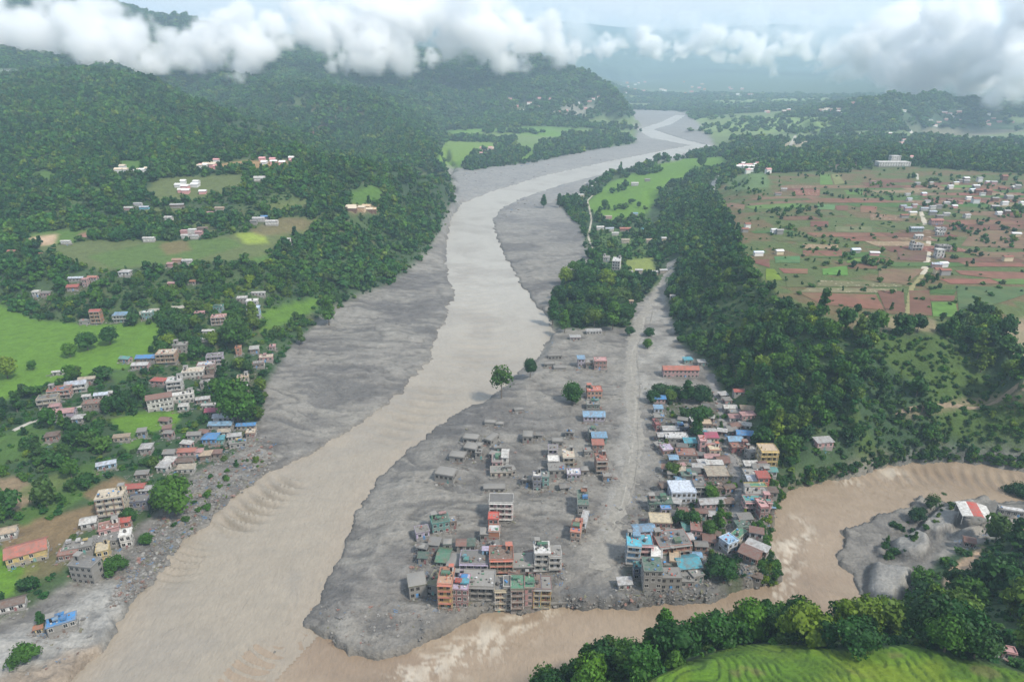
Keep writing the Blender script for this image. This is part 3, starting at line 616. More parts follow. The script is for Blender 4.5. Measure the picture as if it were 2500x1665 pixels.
def paintm(c, kind='wall'):
    k = (c, kind)
    if k in _M: return _M[k]
    m, t = mat(f'{c}_{kind}'); col = PAL[c]
    tc = t.n('ShaderNodeTexCoord').outputs['Object']; pos = t.n('ShaderNodeNewGeometry').outputs['Position']
    oi = t.n('ShaderNodeObjectInfo').outputs['Random']
    na = t.noise(pos, .9, 5, .62); nb = t.noise(pos, 5.0, 3, .6)
    base = t.mix(t.ramp(na, [(.36, .08), (.66, .72)]), col, (.20, .187, .168))      # silt and weather stains
    base = t.mix(1.0, base, t.ramp(nb, [(.3, .86), (.7, 1.08)]), 'MULTIPLY')
    base = t.mix(1.0, base, t.ramp(oi, [(0, .88), (1, 1.1)]), 'MULTIPLY')
    bump = nb; bd = .03; rough = .85; spec = .3
    if kind == 'tin':
        wv = t.n('ShaderNodeTexWave', i={'Vector': tc, 'Scale': 1.6, 'Distortion': 0.0}, bands_direction='X').outputs[1]
        base = t.mix(t.ramp(wv, [(0, .22), (.6, 0.0)]), base, (.10, .09, .08)); bump = wv; bd = .08; rough = .55; spec = .4
        base = t.mix(t.ramp(t.noise(tc, .35, 3, .5), [(.52, 0.0), (.60, .35)]), base, (.20, .11, .07))
    if kind == 'wall':
        z = t.n('ShaderNodeSeparateXYZ', i={0: tc}).outputs[2]
        lvl = t.math('ADD', z, t.math('MULTIPLY', na, -2.6))
        base = t.mix(t.ramp(lvl, [(0.0, .85), (.12, 0.0)]), base, (.235, .225, .21))   # mud line left by the flood
    done(t, base, rough, bump, bd, spec); _M[k] = m; return m
gl, t = mat('window_glass'); done(t, (.022, .026, .03, 1), .15, spec=.5)
vd, t = mat('dark_opening'); done(t, (.018, .016, .015, 1), .9)
def box(V, Fc, x0, x1, y0, y1, z0, z1):
    o = len(V); V += [(x0,y0,z0),(x1,y0,z0),(x1,y1,z0),(x0,y1,z0),(x0,y0,z1),(x1,y0,z1),(x1,y1,z1),(x0,y1,z1)]
    Fc += [(o,o+3,o+2,o+1),(o+4,o+5,o+6,o+7),(o,o+1,o+5,o+4),(o+1,o+2,o+6,o+5),(o+2,o+3,o+7,o+6),(o+3,o,o+4,o+7)]
def bx(name, m, *b, parent=None):
    V, Fc = [], []
    for q in b: box(V, Fc, *q)
    return link(name, mesh_from(name, V, Fc, m), parent)
_W = {}
def window_mesh(fc, dark):               # frame, sill and pane; origin on the wall face, looking along -Y
    k = (fc, dark)
    if k not in _W:
        V, Fc = [], []; w_, h_ = .74, .80
        box(V, Fc, -w_, -w_+.09, -.07, .02, -h_, h_); box(V, Fc, w_-.09, w_, -.07, .02, -h_, h_)
        box(V, Fc, -w_+.09, w_-.09, -.07, .02, h_-.1, h_); box(V, Fc, -w_-.1, w_+.1, -.14, .02, -h_-.1, -h_)
        box(V, Fc, -.04, .04, -.06, .02, -h_, h_-.12)
        n = len(Fc); box(V, Fc, -w_+.09, w_-.09, -.03, .015, -h_, h_-.1)
        me = mesh_from('window', V, Fc, [paintm(fc, 'trim'), gl if not dark else vd])
        for j in range(n, len(Fc)): me.polygons[j].material_index = 1
        _W[k] = me
    return _W[k]
_TK = None
def tank_mesh():
    global _TK
    if _TK is None:
        V, Fc = [], []; n = 10
        for z, r_ in ((0, .62), (.25, .66), (1.0, .66), (1.25, .5), (1.38, .22)):
            for k in range(n): V.append((r_*math.cos(6.283*k/n), r_*math.sin(6.283*k/n), z))
        for j in range(4):
            for k in range(n): Fc.append((j*n+k, j*n+(k+1) % n, (j+1)*n+(k+1) % n, (j+1)*n+k))
        Fc.append(tuple(range(4*n, 5*n))); _TK = mesh_from('water_tank', V, Fc, paintm('black', 'plastic'))
    return _TK
HOUSES = []
ST = 3.05
def house(px, py, w, d, fl, rot, wall, roof, rc, place, label=None, win=None, frame='white', bal=False, tower=None, tank=None, mudded=False, detail=True, name='house', cat='house', cols=None, slab=None, group=None, lift=0, clean=False, tarps=()):
    """fl = storeys standing above the mud; the rest of the building reaches down into the ground"""
    rn = random.Random(int(px*7+py*13))
    if cat == 'house' and w*d < 23 and fl < 1.7: name = cat = 'shed' if roof in ('gable', 'shed', 'hip') else 'hut'
    if detail is None:
        far_house(px, py, w, d, fl, rot, wall, rc); return
    P = hit(px, py); a = R(rot); ux, uy = math.cos(a), math.sin(a); vx, vy = -uy, ux
    cx, cy_ = P[0]+vx*d/2, P[1]+vy*d/2; zb = min(hz(P[0], P[1]), hz(cx, cy_))+.1
    h = fl*ST; o = bpy.data.objects.new(name, None); COL.objects.link(o); o.location = (cx, cy_, zb+lift); o.rotation_euler = (R(rn.uniform(-2.2, 2.2)) if roof == 'open' or mudded else 0, R(rn.uniform(-2.2, 2.2)) if roof == 'open' or mudded else 0, a+R(rn.uniform(-2.5, 2.5)))
    o['category'] = cat; KEEPOUT.append((cx, cy_, max(w, d)*.55)); 
    front = (P[0]-math.sin(-a)*0, P[1]); 
    if P[1] > 60: KEEPOUT.append((P[0]-vx*d*.35, P[1]-vy*d*.35, max(w*.35, 3)))
    HOUSES.append((o, dict(px=px, wall=wall, roof=roof, rc=rc, fl=fl, w=w, d=d, place=place, label=label, group=group, cat=cat)))
    hw, hd = w/2, d/2; base = -3.0
    wm_ = paintm(wall, 'wall'); sl = paintm(slab or ('grey' if not mudded else 'mud'), 'trim')
    bx('wall', wm_, (-hw, hw, -hd, hd, base, h), parent=o)
    if roof in ('flat', 'open'):
        rm_ = paintm(rc, 'slab')
        bx('roof', rm_, (-hw-.3, hw+.3, -hd-.35, hd+.3, h, h+.18), parent=o)
        if detail:
            pc = paintm('mud' if mudded else (slab or wall), 'trim'); q = .55 if roof == 'flat' else .3
            bx('parapet', pc, (-hw-.2, hw+.2, -hd-.25, -hd-.08, h+.18, h+q), (-hw-.2, hw+.2, hd+.05, hd+.2, h+.18, h+q), (-hw-.2, -hw-.03, -hd-.08, hd+.05, h+.18, h+q), (hw+.03, hw+.2, -hd-.08, hd+.05, h+.18, h+q), parent=o)
            top = h+.18
            if tower is None: tower = (rn.choice(('white', 'grey', wall, 'brick')) if fl > 1.1 and rn.random() < .55 and not mudded else False)
            if tower:
                s = min(2.6, w*.3); sx = rn.choice((-1, 1))*(hw-s/2-.3)
                tw_ = bx('stair_tower', paintm(tower, 'wall2'), (sx-s/2, sx+s/2, hd-s-.2, hd-.2, top, top+2.3), parent=o)
                bx('tower_roof', sl, (sx-s/2-.2, sx+s/2+.2, hd-s-.4, hd, top+2.3, top+2.45), parent=tw_)
                V, Fc = [], []; box(V, Fc, sx-.45, sx+.45, hd-s-.24, hd-s-.2, top, top+1.9)
                link('door', mesh_from('door', V, Fc, vd), tw_)
            if (tank or (tank is None and rn.random() < .45)) and not mudded:
                tk = link('water_tank', tank_mesh(), o); tk.location = (rn.uniform(-hw+1, hw-1), rn.uniform(-hd*.5, hd*.5), top); 
            if rn.random() < .5 and w > 5 and not mudded and not clean:
                for _ in range(rn.randint(2, 4)):
                    px_, py_ = rn.uniform(-hw+.3, hw-.3), -hd+rn.uniform(.1, d*.5)
                    bx('pillar_stub', sl, (px_-.13, px_+.13, py_-.13, py_+.13, top, top+rn.uniform(.8, 1.6)), parent=o)
            if not mudded and not clean and rc not in ('bwhite', 'white', 'cream', 'tan'):
                V, Fc = [], []; mi = []; cl = rn.sample(['white', 'blue', 'green', 'red', 'grey', 'black', 'brown', 'pwhite'], 3)
                for _ in range(int(w*d/9)+2):
                    s = rn.uniform(.12, .42); x_, y_ = rn.uniform(-hw+.5, hw-.5), rn.uniform(-hd+.5, hd-.5); n0 = len(Fc)
                    box(V, Fc, x_-s, x_+s*rn.uniform(.6, 2), y_-s, y_+s, top-.02, top+s*rn.uniform(.5, 2.2)); mi += [rn.randint(0, 2)]*(len(Fc)-n0)
                me = mesh_from('rooftop_clutter', V, Fc, [paintm(c_, 'goods') for c_ in cl])
                for f_, m_ in zip(me.polygons, mi): f_.material_index = m_
                link('rooftop_clutter', me, o)['kind'] = 'stuff'
            for tcn in tarps:
                tx_, ty_ = rn.uniform(-hw+1.2, hw-1.2), rn.uniform(-hd+1, hd-1); sx, sy = rn.uniform(.8, 1.8), rn.uniform(.7, 1.4)
                bx('rooftop_shelter', paintm(tcn, 'tin'), (tx_-sx, tx_+sx, ty_-sy, ty_+sy, top+rn.uniform(.6, 1.4), top+1.5+rn.uniform(0, .4)), parent=o)
    elif roof in ('gable', 'hip'):
        rm_ = paintm(rc, 'tin'); e = .55; rh = min(d, w)*.24
        V, Fc = [], []
        ins = hd if roof == 'hip' else -e
        for dz in (0, .1):
            V += [(-hw-e,-hd-e,h+dz-.1),(hw+e,-hd-e,h+dz-.1),(hw+e,hd+e,h+dz-.1),(-hw-e,hd+e,h+dz-.1),(-hw+ins,0,h+rh+dz),(hw-ins,0,h+rh+dz)]
        Fc += [(6,7,11,10),(8,9,10,11),(0,4,5,1),(2,5,4,3),(0,1,7,6),(2,3,9,8)]
        if roof == 'hip': Fc += [(7,8,11),(9,6,10),(1,5,2),(3,4,0)]
        else: Fc += [(1,5,11,7),(5,2,8,11),(4,0,6,10),(3,4,10,9)]
        link('roof', mesh_from('roof', V, Fc, rm_), o)
        if roof == 'gable' and detail: 
            V, Fc = [(-hw+.01,-hd+.02,h),(-hw+.01,hd-.02,h),(-hw+.01,0,h+rh*.85),(hw-.01,-hd+.02,h),(hw-.01,hd-.02,h),(hw-.01,0,h+rh*.85)], [(0,2,1),(3,4,5)]
            link('gable_wall', mesh_from('gable_wall', V, Fc, wm_), o)
    elif roof == 'shed':
        rm_ = paintm(rc, 'tin'); e = .5; s = d*.10; V, Fc = [], []
        V = [(-hw-e,-hd-e,h+.05),(hw+e,-hd-e,h+.05),(hw+e,hd+e,h+s+.1),(-hw-e,hd+e,h+s+.1),(-hw-e,-hd-e,h+.15),(hw+e,-hd-e,h+.15),(hw+e,hd+e,h+s+.2),(-hw-e,hd+e,h+s+.2)]
        Fc = [(0,3,2,1),(4,5,6,7),(0,1,5,4),(1,2,6,5),(2,3,7,6),(3,0,4,7)]
        link('roof', mesh_from('roof', V, Fc, rm_), o)
        bx('roof_wall', wm_, (-hw, hw, hd-.2, hd-.02, h, h+s*.9), parent=o)
    if not detail: return o
    if mudded:                           # a rounded crust of mud lying on the slab
        V = []; n1_, n2_ = 7, 5
        for j in range(n2_):
            for k in range(n1_):
                u, v = k/(n1_-1)*2-1, j/(n2_-1)*2-1
                V.append((u*(hw+.1), v*(hd+.1), h+.17+(1-u*u)*(1-v*v)*.7*rn.uniform(.5, 1.3)+.02))
        Fc = [(j*n1_+k, j*n1_+k+1, (j+1)*n1_+k+1, (j+1)*n1_+k) for j in range(n2_-1) for k in range(n1_-1)]
        link('mud_crust', mesh_from('mud_crust', V, Fc, paintm('mud', 'crust'), smooth=True), o)
    # floor slabs and openings, storeys counted down from the eaves
    wmsh = window_mesh(frame, mudded or rn.random() < .5)
    nfl = int(math.ceil(fl+.001))
    for k in range(nfl):
        zt = h-k*ST
        if k > 0 and zt > .15: bx('floor_slab', sl, (-hw-.12, hw+.12, -hd-.12, hd+.12, zt-.12, zt+.1), parent=o)
        zc = zt-1.45
        if zc-.6 < -.3: continue
        nx = max(1, int(round(w/2.6))) if win is None else win
        for j in range(nx):
            if rn.random() < .08: continue
            x_ = -hw+(j+.5)*w/nx+rn.uniform(-.12, .12)
            o2 = link('window', wmsh, o); o2.location = (x_, -hd-(0 if not bal else .003), zc)
        ny = max(1, int(round(d/3.0)))
        for sgn in (-1, 1):
            if (px < 1250) == (sgn < 0) and abs(rot) < 25: continue
            for j in range(ny):
                if rn.random() < .25: continue
                o2 = link('window', wmsh, o); o2.location = (sgn*hw, -hd+(j+.5)*d/ny, zc); o2.rotation_euler = (0, 0, R(90)*sgn)
        if bal and zt-ST > -.3:
            bz = zt-ST; dp = 1.15
            b_ = bx('balcony', sl, (-hw, hw, -hd-dp, -hd-.13, bz+.02, bz+.16), parent=o)
            bars = [(-hw, hw, -hd-dp, -hd-dp+.06, bz+.98, bz+1.06), (-hw, hw, -hd-dp, -hd-dp+.06, bz+.55, bz+.6)]
            bx('railing', paintm(frame, 'trim'), *bars, parent=b_)
            npil = max(2, int(w/3)+1)
            for j in range(npil):
                x_ = -hw+.1+(w-.2)*j/(npil-1)
                bx('column', paintm(cols or frame, 'trim'), (x_-.12, x_+.12, -hd-dp, -hd-dp+.24, bz+.16, zt-.14), parent=o)
            bx('awning', sl, (-hw-.1, hw+.1, -hd-dp-.2, -hd-.13, zt-.13, zt-.01), parent=o) if k == 0 else None
    if fl > .9:
        dz = max(0, h-nfl*ST)
        dr = bx('door', paintm(rn.choice(('brown', 'blue', 'teal', 'maroon')), 'door'), (-.5, .5, -.06, .02, dz, dz+2.0), parent=o); dr.location = (rn.uniform(-hw*.5, hw*.5)+.9, -hd-.004, 0)
    return o
FARH = [[], [], []]
def far_house(px, py, w, d, fl, rot, wall, rc):
    P = hit(px, py); a = R(rot); V0, Fs, Cs = FARH; h = fl*ST; hw, hd = w/2, d/2; e = .5; rh_ = min(w, d)*.25
    V = [(-hw,-hd,-3),(hw,-hd,-3),(hw,hd,-3),(-hw,hd,-3),(-hw,-hd,h),(hw,-hd,h),(hw,hd,h),(-hw,hd,h),(-hw-e,-hd-e,h),(hw+e,-hd-e,h),(hw+e,hd+e,h),(-hw-e,hd+e,h),(-hw-e,0,h+rh_),(hw+e,0,h+rh_)]
    o = len(V0)
    V0 += [(P[0]+x*math.cos(a)-(y+hd)*math.sin(a), P[1]+x*math.sin(a)+(y+hd)*math.cos(a), P[2]+z) for x, y, z in V]
    Fs += [tuple(o+q for q in f) for f in ((0,1,5,4),(1,2,6,5),(2,3,7,6),(3,0,4,7),(8,9,13,12),(10,11,12,13),(9,10,13),(11,8,12))]
    Cs += [PAL[wall]]*8+[PAL[rc]]*6; KEEPOUT.append((P[0], P[1]+hd, max(w, d)*.7)); KEEPOUT.append((P[0], P[1]-d, w*.6))
def finish_far():
    m, t = mat('distant_house_paint'); done(t, t.n('ShaderNodeVertexColor', layer_name='tint').outputs[0], .8)
    link('distant_houses', mesh_from('distant_houses', FARH[0], FARH[1], m, np.array(FARH[2])), kind='stuff')
def finish_labels():
    seen = defaultdict(list)
    for o, h in HOUSES:
        if h['label']: L = h['label']
        else:
            st = 'buried' if h['fl'] < .8 else 'half-buried' if h['fl'] < 1.3 and h['roof'] != 'gable' and 'mud' in h['wall'] else 'single-storey' if h['fl'] < 1.6 else 'two-storey' if h['fl'] < 2.6 else 'three-storey' if h['fl'] < 3.6 else 'four-storey'
            rf = {'flat': 'flat roof', 'open': 'flat roof', 'gable': 'tin roof', 'hip': 'hipped roof', 'shed': 'lean-to roof'}[h['roof']]
            L = f"{st} {NAME[h['wall']]} {h['cat']}, {NAME[h['rc']]} {rf}, {h['place']}"
        seen[L].append((o, h))
    for L, lst in seen.items():
        if len(lst) > 1: lst = sorted(lst, key=lambda q: q[1]['px'])
        n = len(lst)
        for k, (o, h) in enumerate(lst):
            if n == 1: t_ = L
            elif h['group'] and n > 6: t_ = L
            else:
                od = ['left one of two', 'right one of two'][k] if n == 2 else ['leftmost', 'middle one', 'rightmost'][k] if n == 3 else (ORD[k] if k < n-1 else 'rightmost')
                if od.startswith('left one') or od.startswith('right one') or od == 'middle one' : t_ = f"{L}, {od}"
                else: t_ = f"{L}, {od}"
            wds = t_.split()
            if len(wds) > 16: t_ = ' '.join(t_.replace('single-storey ', '').replace('with ', '').split()[:16])
            o['label'] = t_
            if h['group']: o['group'] = h['group']
from collections import defaultdict
ZM = dict(A=(1000,1000,4.48), B=(980,1280,5.233), C=(1300,650,3.92), E=(1500,850,3.92), G=(1450,1150,4.71), H=(0,500,2.614), J=(0,1000,2.3575), K=(1800,1150,3.044), M=(1850,750,3.485), L=(1700,350,2.944), N=(800,0,2.613), Q=(0,0,2.613), S=(1600,0,2.613))
def rows(zm, place, data, **kw):
    ox, oy, s = ZM[zm]
    for ri_, r_ in enumerate(data):
        x, y, w_, d_, fl, rot, wall, roof, rc = r_[:9]; k2 = dict(kw); lab = None
        for e in r_[9:]:
            if isinstance(e, str): lab = e
            else: k2.update(e)
        house(ox+x/s, oy+y/s, w_, d_, fl, rot, wall, roof, rc, k2.pop('place', place), lab, **k2)
KEEPOUT = KEEPOUT
# ------------------------------------------------------------------ fields laid on the plateau and terraces
_FM = {}
def field_mat(col, rowsp, stooks):
    k = (col, rowsp, stooks)
    if k not in _FM:
        m, t = mat('field_soil'); tc = t.n('ShaderNodeTexCoord').outputs['Object']; pos = t.n('ShaderNodeNewGeometry').outputs['Position']
        b = t.mix(1.0, (*col, 1), t.ramp(t.noise(pos, .12, 5, .6), [(.3, .78), (.7, 1.25)]), 'MULTIPLY')
        b = t.mix(t.ramp(t.noise(pos, .05, 3, .5), [(.5, 0.0), (.66, .35)]), b, (.11, .13, .045))
        if rowsp:
            wv = t.n('ShaderNodeTexWave', i={'Vector': tc, 'Scale': rowsp, 'Distortion': .6, 'Detail': 2}, bands_direction='X').outputs[1]
            b = t.mix(t.ramp(wv, [(.2, .35), (.6, 0.0)]), b, (.07, .085, .035))
        if stooks:
            vo = t.n('ShaderNodeTexVoronoi', i={'Vector': tc, 'Scale': .28}).outputs['Distance']
            b = t.mix(t.ramp(vo, [(.16, .8), (.26, 0.0)]), b, (.42, .37, .28))
        done(t, b, .95); _FM[k] = m
    return _FM[k]
NFIELD = [0]
def field(quad, col, rowsp=0, stooks=False, n=8, lift=.28):
    """quad: four ground points (x, y) counted round; laid on the terrain"""
    q = [np.array(p[:2], float) for p in quad]; cx = sum(q)/4; V, Fc = [], []
    for j in range(n+1):
        for k in range(n+1):
            u, v = k/n, j/n; p = (q[0]*(1-u)+q[1]*u)*(1-v)+(q[3]*(1-u)+q[2]*u)*v
            V.append((p[0]-cx[0], p[1]-cx[1], hz(p[0], p[1])+lift))
    for j in range(n):
        for k in range(n): a = j*(n+1)+k; Fc.append((a, a+1, a+n+2, a+n+1))
    o = link('field', mesh_from('field', V, Fc, field_mat(col, rowsp, stooks), smooth=True), kind='structure'); o.location = (cx[0], cx[1], 0); NFIELD[0] += 1
rf = random.Random(31)
RSO=(.185,.078,.055); RS2=(.135,.058,.042); BSO=(.165,.10,.062); OLV=(.078,.092,.030); GRN=(.045,.105,.020); LGR=(.085,.16,.034); TNF=(.23,.165,.10)
plat_poly = [(1680,462),(1760,425),(1900,410),(2100,405),(2354,425),(2500,430),(2500,700),(2354,690),(2240,690),(2200,745),(2020,748),(1900,728),(1820,682),(1762,628),(1722,550)]
plx = [p[0]*K for p in plat_poly]
def inplat(x, y):
    a, b, _ = proj(np.array([x]), np.array([y]), np.array([hz(x, y)])); return bool(inpoly(a/K, b/K, plat_poly)[0])
Yc = 385.0
def near_hand(x, y):
    return any(inpoly(np.array([x]), np.array([y]), h)[0] for h in HAND)
HAND = []
def FD(pts, col, *a, **k):
    q = [hit(x*K, y*K) for x, y in pts]; field(q, col, *a, **k); HAND.append([tuple(p[:2]) for p in q])
# named by eye from the photograph
zl = lambda *p: [((1700+x/2.944)/K, (350+y/2.944)/K) for x, y in p]
FD(zl((1690,1145),(1860,1145),(1885,1252),(1700,1245)), (.085,.17,.030)); FD(zl((1530,1060),(1672,1060),(1695,1240),(1535,1240)), RS2, .6)
FD(zl((1300,1060),(1490,1065),(1500,1235),(1370,1225)), RS2, .5); FD(zl((735,1075),(1290,1090),(1350,1200),(900,1160)), RSO, .4)
FD(zl((905,905),(1085,880),(1088,950),(910,948)), (.075,.175,.030)); FD(zl((1088,825),(1292,832),(1290,865),(1080,862)), (.10,.165,.035)); FD(zl((1090,868),(1300,872),(1300,905),(1090,900)), RS2)
FD(zl((560,815),(745,812),(745,862),(570,862)), (.055,.135,.050)); FD(zl((500,905),(560,905),(620,985),(500,985)), (.12,.18,.015)); FD(zl((370,830),(525,835),(528,895),(400,850)), RS2)
FD(zl((1310,905),(1640,905),(1500,1020),(1310,1000)), BSO, .8); FD(zl((800,1040),(1440,1048),(1440,1075),(740,1072)), (.17,.15,.085), 0, True); FD(zl((640,950),(850,955),(860,1035),(650,1035)), OLV, .5)
FD(zl((870,985),(1480,1005),(1480,1035),(870,1030)), (.12,.115,.055), 0, True); FD(zl((1680,1050),(1870,1055),(1850,1085),(1680,1080)), GRN, .5); FD(zl((1675,1095),(1860,1098),(1850,1135),(1685,1135)), RS2)
FD(zl((1450,775),(1660,780),(1650,850),(1445,838)), (.12,.065,.05)); FD(zl((590,900),(800,905),(800,940),(630,935)), RSO); FD(zl((765,725),(1020,730),(1020,760),(765,758)), TNF, 0, True); FD(zl((765,770),(1045,775),(1050,815),(770,812)), RSO, .6)
FD(zl((1860,915),(2355,930),(2355,1000),(1900,945)), RSO, .5); FD(zl((1870,1030),(2355,1035),(2355,1090),(1890,1240)), (.055,.10,.035), .35); FD(zl((890,225),(960,225),(985,300),(890,300)), LGR); FD(zl((970,225),(1020,225),(1070,290),(995,300)), (.15,.16,.06))
FD(zl((700,335),(890,330),(885,380),(690,375)), RSO, 0, True); FD(zl((940,350),(1080,350),(1060,400),(930,395)), OLV, .5); FD(zl((1060,340),(1200,345),(1190,375),(1080,370)), LGR)
FD(zl((870,440),(1000,445),(990,480),(870,478)), (.08,.16,.06)); FD(zl((1180,450),(1300,455),(1290,500),(1180,500)), RSO); FD(zl((1000,450),(1090,450),(1090,485),(1010,485)), RS2)
FD(zl((1250,510),(1480,520),(1480,560),(1250,555)), BSO, 0, True); FD(zl((820,560),(950,562),(950,600),(820,600)), RS2); FD(zl((1000,600),(1260,602),(1260,640),(1000,640)), (.12,.13,.06))
FD(zl((85,435),(350,445),(340,480),(120,478)), BSO); FD(zl((2000,620),(2355,640),(2355,760),(1900,740)), BSO, .5)
while Yc < 1150:
    dy = rf.uniform(9, 20)*(Yc/500)**.7; x = 30+rf.uniform(0, 30)
    while x < 950:
        wd = rf.uniform(26, 75)*(Yc/600)**.3; g = .8; sk = -.12
        q = [(x, Yc), (x+wd-g, Yc), (x+wd-g+sk*dy, Yc+dy-g), (x+sk*dy, Yc+dy-g)]; c = (x+wd/2, Yc+dy/2)
        if all(inplat(*p) for p in q) and not near_hand(*c) and not any(near_hand(*p) for p in q):
            col = rf.choices([RSO, RS2, BSO, OLV, GRN, LGR, TNF], [24, 14, 14, 20, 12, 6, 5])[0]
            field(q, col, rf.choice((0, .5, .8)), rf.random() < .16 and col in (RSO, BSO, TNF), n=5)
        x += wd
    Yc += dy
print('fields', NFIELD[0])

def ribbon(name, pts, w_, col, lift=.22, rough=.9):
    m, t = mat(name+'_surface'); pos = t.n('ShaderNodeNewGeometry').outputs['Position']
    done(t, t.mix(1.0, (*col, 1), t.ramp(t.noise(pos, .5, 5, .65), [(.3, .72), (.7, 1.2)]), 'MULTIPLY'), rough)
    P = [hit(x*K, y*K)[:2] for x, y in pts]; Q = []
    for a, b in zip(P[:-1], P[1:]):
        n = max(2, int(np.hypot(*(b-a))/2.5))
        for j in range(n): Q.append(a+(b-a)*j/n)
    Q.append(P[-1]); Q = np.array(Q)
    for _ in range(12): Q[1:-1] = (Q[:-2]+2*Q[1:-1]+Q[2:])/4
    T_ = np.gradient(Q, axis=0); T_ /= np.linalg.norm(T_, axis=1)[:, None]+1e-9; N = np.stack([-T_[:,1], T_[:,0]], 1); V, Fc = [], []
    for j, (q, n) in enumerate(zip(Q, N)):
        ww = w_*(.5+.10*math.sin(j*1.7)+.06*math.sin(j*.53)); ww *= (1 if w_ > 2.5 or name != 'wheel_track' else max(.05, .55+.6*math.sin(j*.31)+.3*math.sin(j*.83)))
        if name == 'wheel_track': q = q+n*1.6*math.sin(j*.13)
        for k in range(5):
            s_ = (k-2)/2; p = q+n*ww*s_; V.append((p[0], p[1], hz(p[0], p[1])+lift-(.35 if abs(s_) == 1 else 0)))
        if j % 3 == 0: KEEPOUT.append((q[0], q[1], w_*.6))
    for j in range(len(Q)-1):
        for k in range(4): a = j*5+k; Fc.append((a, a+5, a+6, a+1))
    link(name, mesh_from(name, V, Fc, m, smooth=True), kind='structure')
ribbon('road', [(2105,450),(2118,490),(2135,540),(2133,590),(2122,632)], 5.5, (.42,.38,.30))
ribbon('track', [(2122,632),(2095,660),(2087,722)], 4, (.22,.20,.09)); ribbon('road', [(2105,450),(2112,430),(2108,400)], 4, (.36,.34,.28))
ribbon('road', [(1637,438),(1640,418),(1660,400),(1700,386),(1750,368),(1772,352)], 8, (.37,.36,.33)); ribbon('lane', [(1365,580),(1352,545),(1360,505),(1350,462),(1362,450)], 3, (.36,.33,.26))
ribbon('road', [(2098,350),(2068,338),(2078,325),(2100,315),(2096,300)], 10, (.44,.42,.37)); ribbon('road', [(1812,345),(1822,325),(1828,312)], 8, (.38,.36,.31))
ribbon('mud_road', [(1545,600),(1530,640),(1500,690),(1475,730),(1455,780),(1450,860),(1455,940),(1468,1010),(1440,1120),(1400,1230),(1372,1310)], 12, (.235,.222,.195), lift=.10)
ribbon('wheel_track', [(1480,730),(1458,800),(1452,880),(1458,960),(1462,1020),(1436,1120),(1402,1210),(1380,1270)], 2.4, (.265,.252,.222), lift=.14)
ribbon('wheel_track', [(1500,715),(1470,790),(1464,880),(1470,960),(1474,1020),(1446,1130),(1412,1220)], 1.6, (.19,.18,.16), lift=.14)
ribbon('street', [(1630,860),(1655,920),(1668,980),(1680,1040),(1700,1110),(1697,1170),(1690,1220),(1650,1258),(1600,1305)], 6.5, (.20,.193,.185))
ribbon('village_road', [(320,720),(370,710),(420,706),(470,702)], 3, (.30,.285,.25)); ribbon('village_road', [(30,990),(75,965),(120,955),(200,930)], 3.2, (.34,.325,.29)); ribbon('village_road', [(330,885),(380,870),(430,855),(470,842)], 3, (.27,.255,.22))
ribbon('cliff_track', [(2060,955),(2120,942),(2200,927),(2290,918),(2360,906),(2450,898)], 2.6, (.22,.17,.115))
MU = dict(mudded=True, frame='grey')
GR = dict(group='mud-filled houses standing in the grey flow')
rows('A', 'in the buried row near the main river', [
 (375,800,10,8,1.5,-14,'mud','flat','mud','half-buried grey house with a ruined porch, lowest of the row nearest the main river',MU),
 (512,572,8,6,1.0,-14,'mud','flat','mud','low grey house just above the porch house in the buried riverside row',MU),
 (655,500,7,7,1.3,-16,'mud','flat','mud','grey house with dark open doorways in the middle of the buried riverside row',MU),
 (745,462,3.6,4,1.2,-16,'mud','flat','mud','small grey annex squeezed at the right end of the buried row middle',MU),
 (665,372,8.5,6,.95,-12,'mud','flat','mud','long low grey roof at the upper left of the buried riverside row',MU),
 (850,395,4.5,10,1.3,-28,'mud','flat','mud','narrow grey house with one dark gable end, upper right of the buried row',MU),
 (880,172,6.5,4,.5,-5,'mud','flat','mud','grey roof slab barely above the mud at the top of the buried row',MU),
 (985,182,4.5,3,.45,-5,'mud','flat','mud','smallest grey roof slab beside the top end of the buried row',MU),
 (1290,368,5.6,7,1.3,-5,'mud','flat','mud','lone grey two-tier house standing in open mud right of the buried row',MU),
 (1620,392,6,4.5,.75,0,'mud','flat','mud','lone low grey house with a dark opening above the cream ruins',MU),
 (1200,25,6,3,.45,2,'mud','flat','mud','thin grey roof edge sticking out of empty mud below the lone trees',MU),
 (925,895,10.5,4,.6,0,'dgrey','open','mud','collapsed grey strip of building flush with the mud above the pink house',MU)])
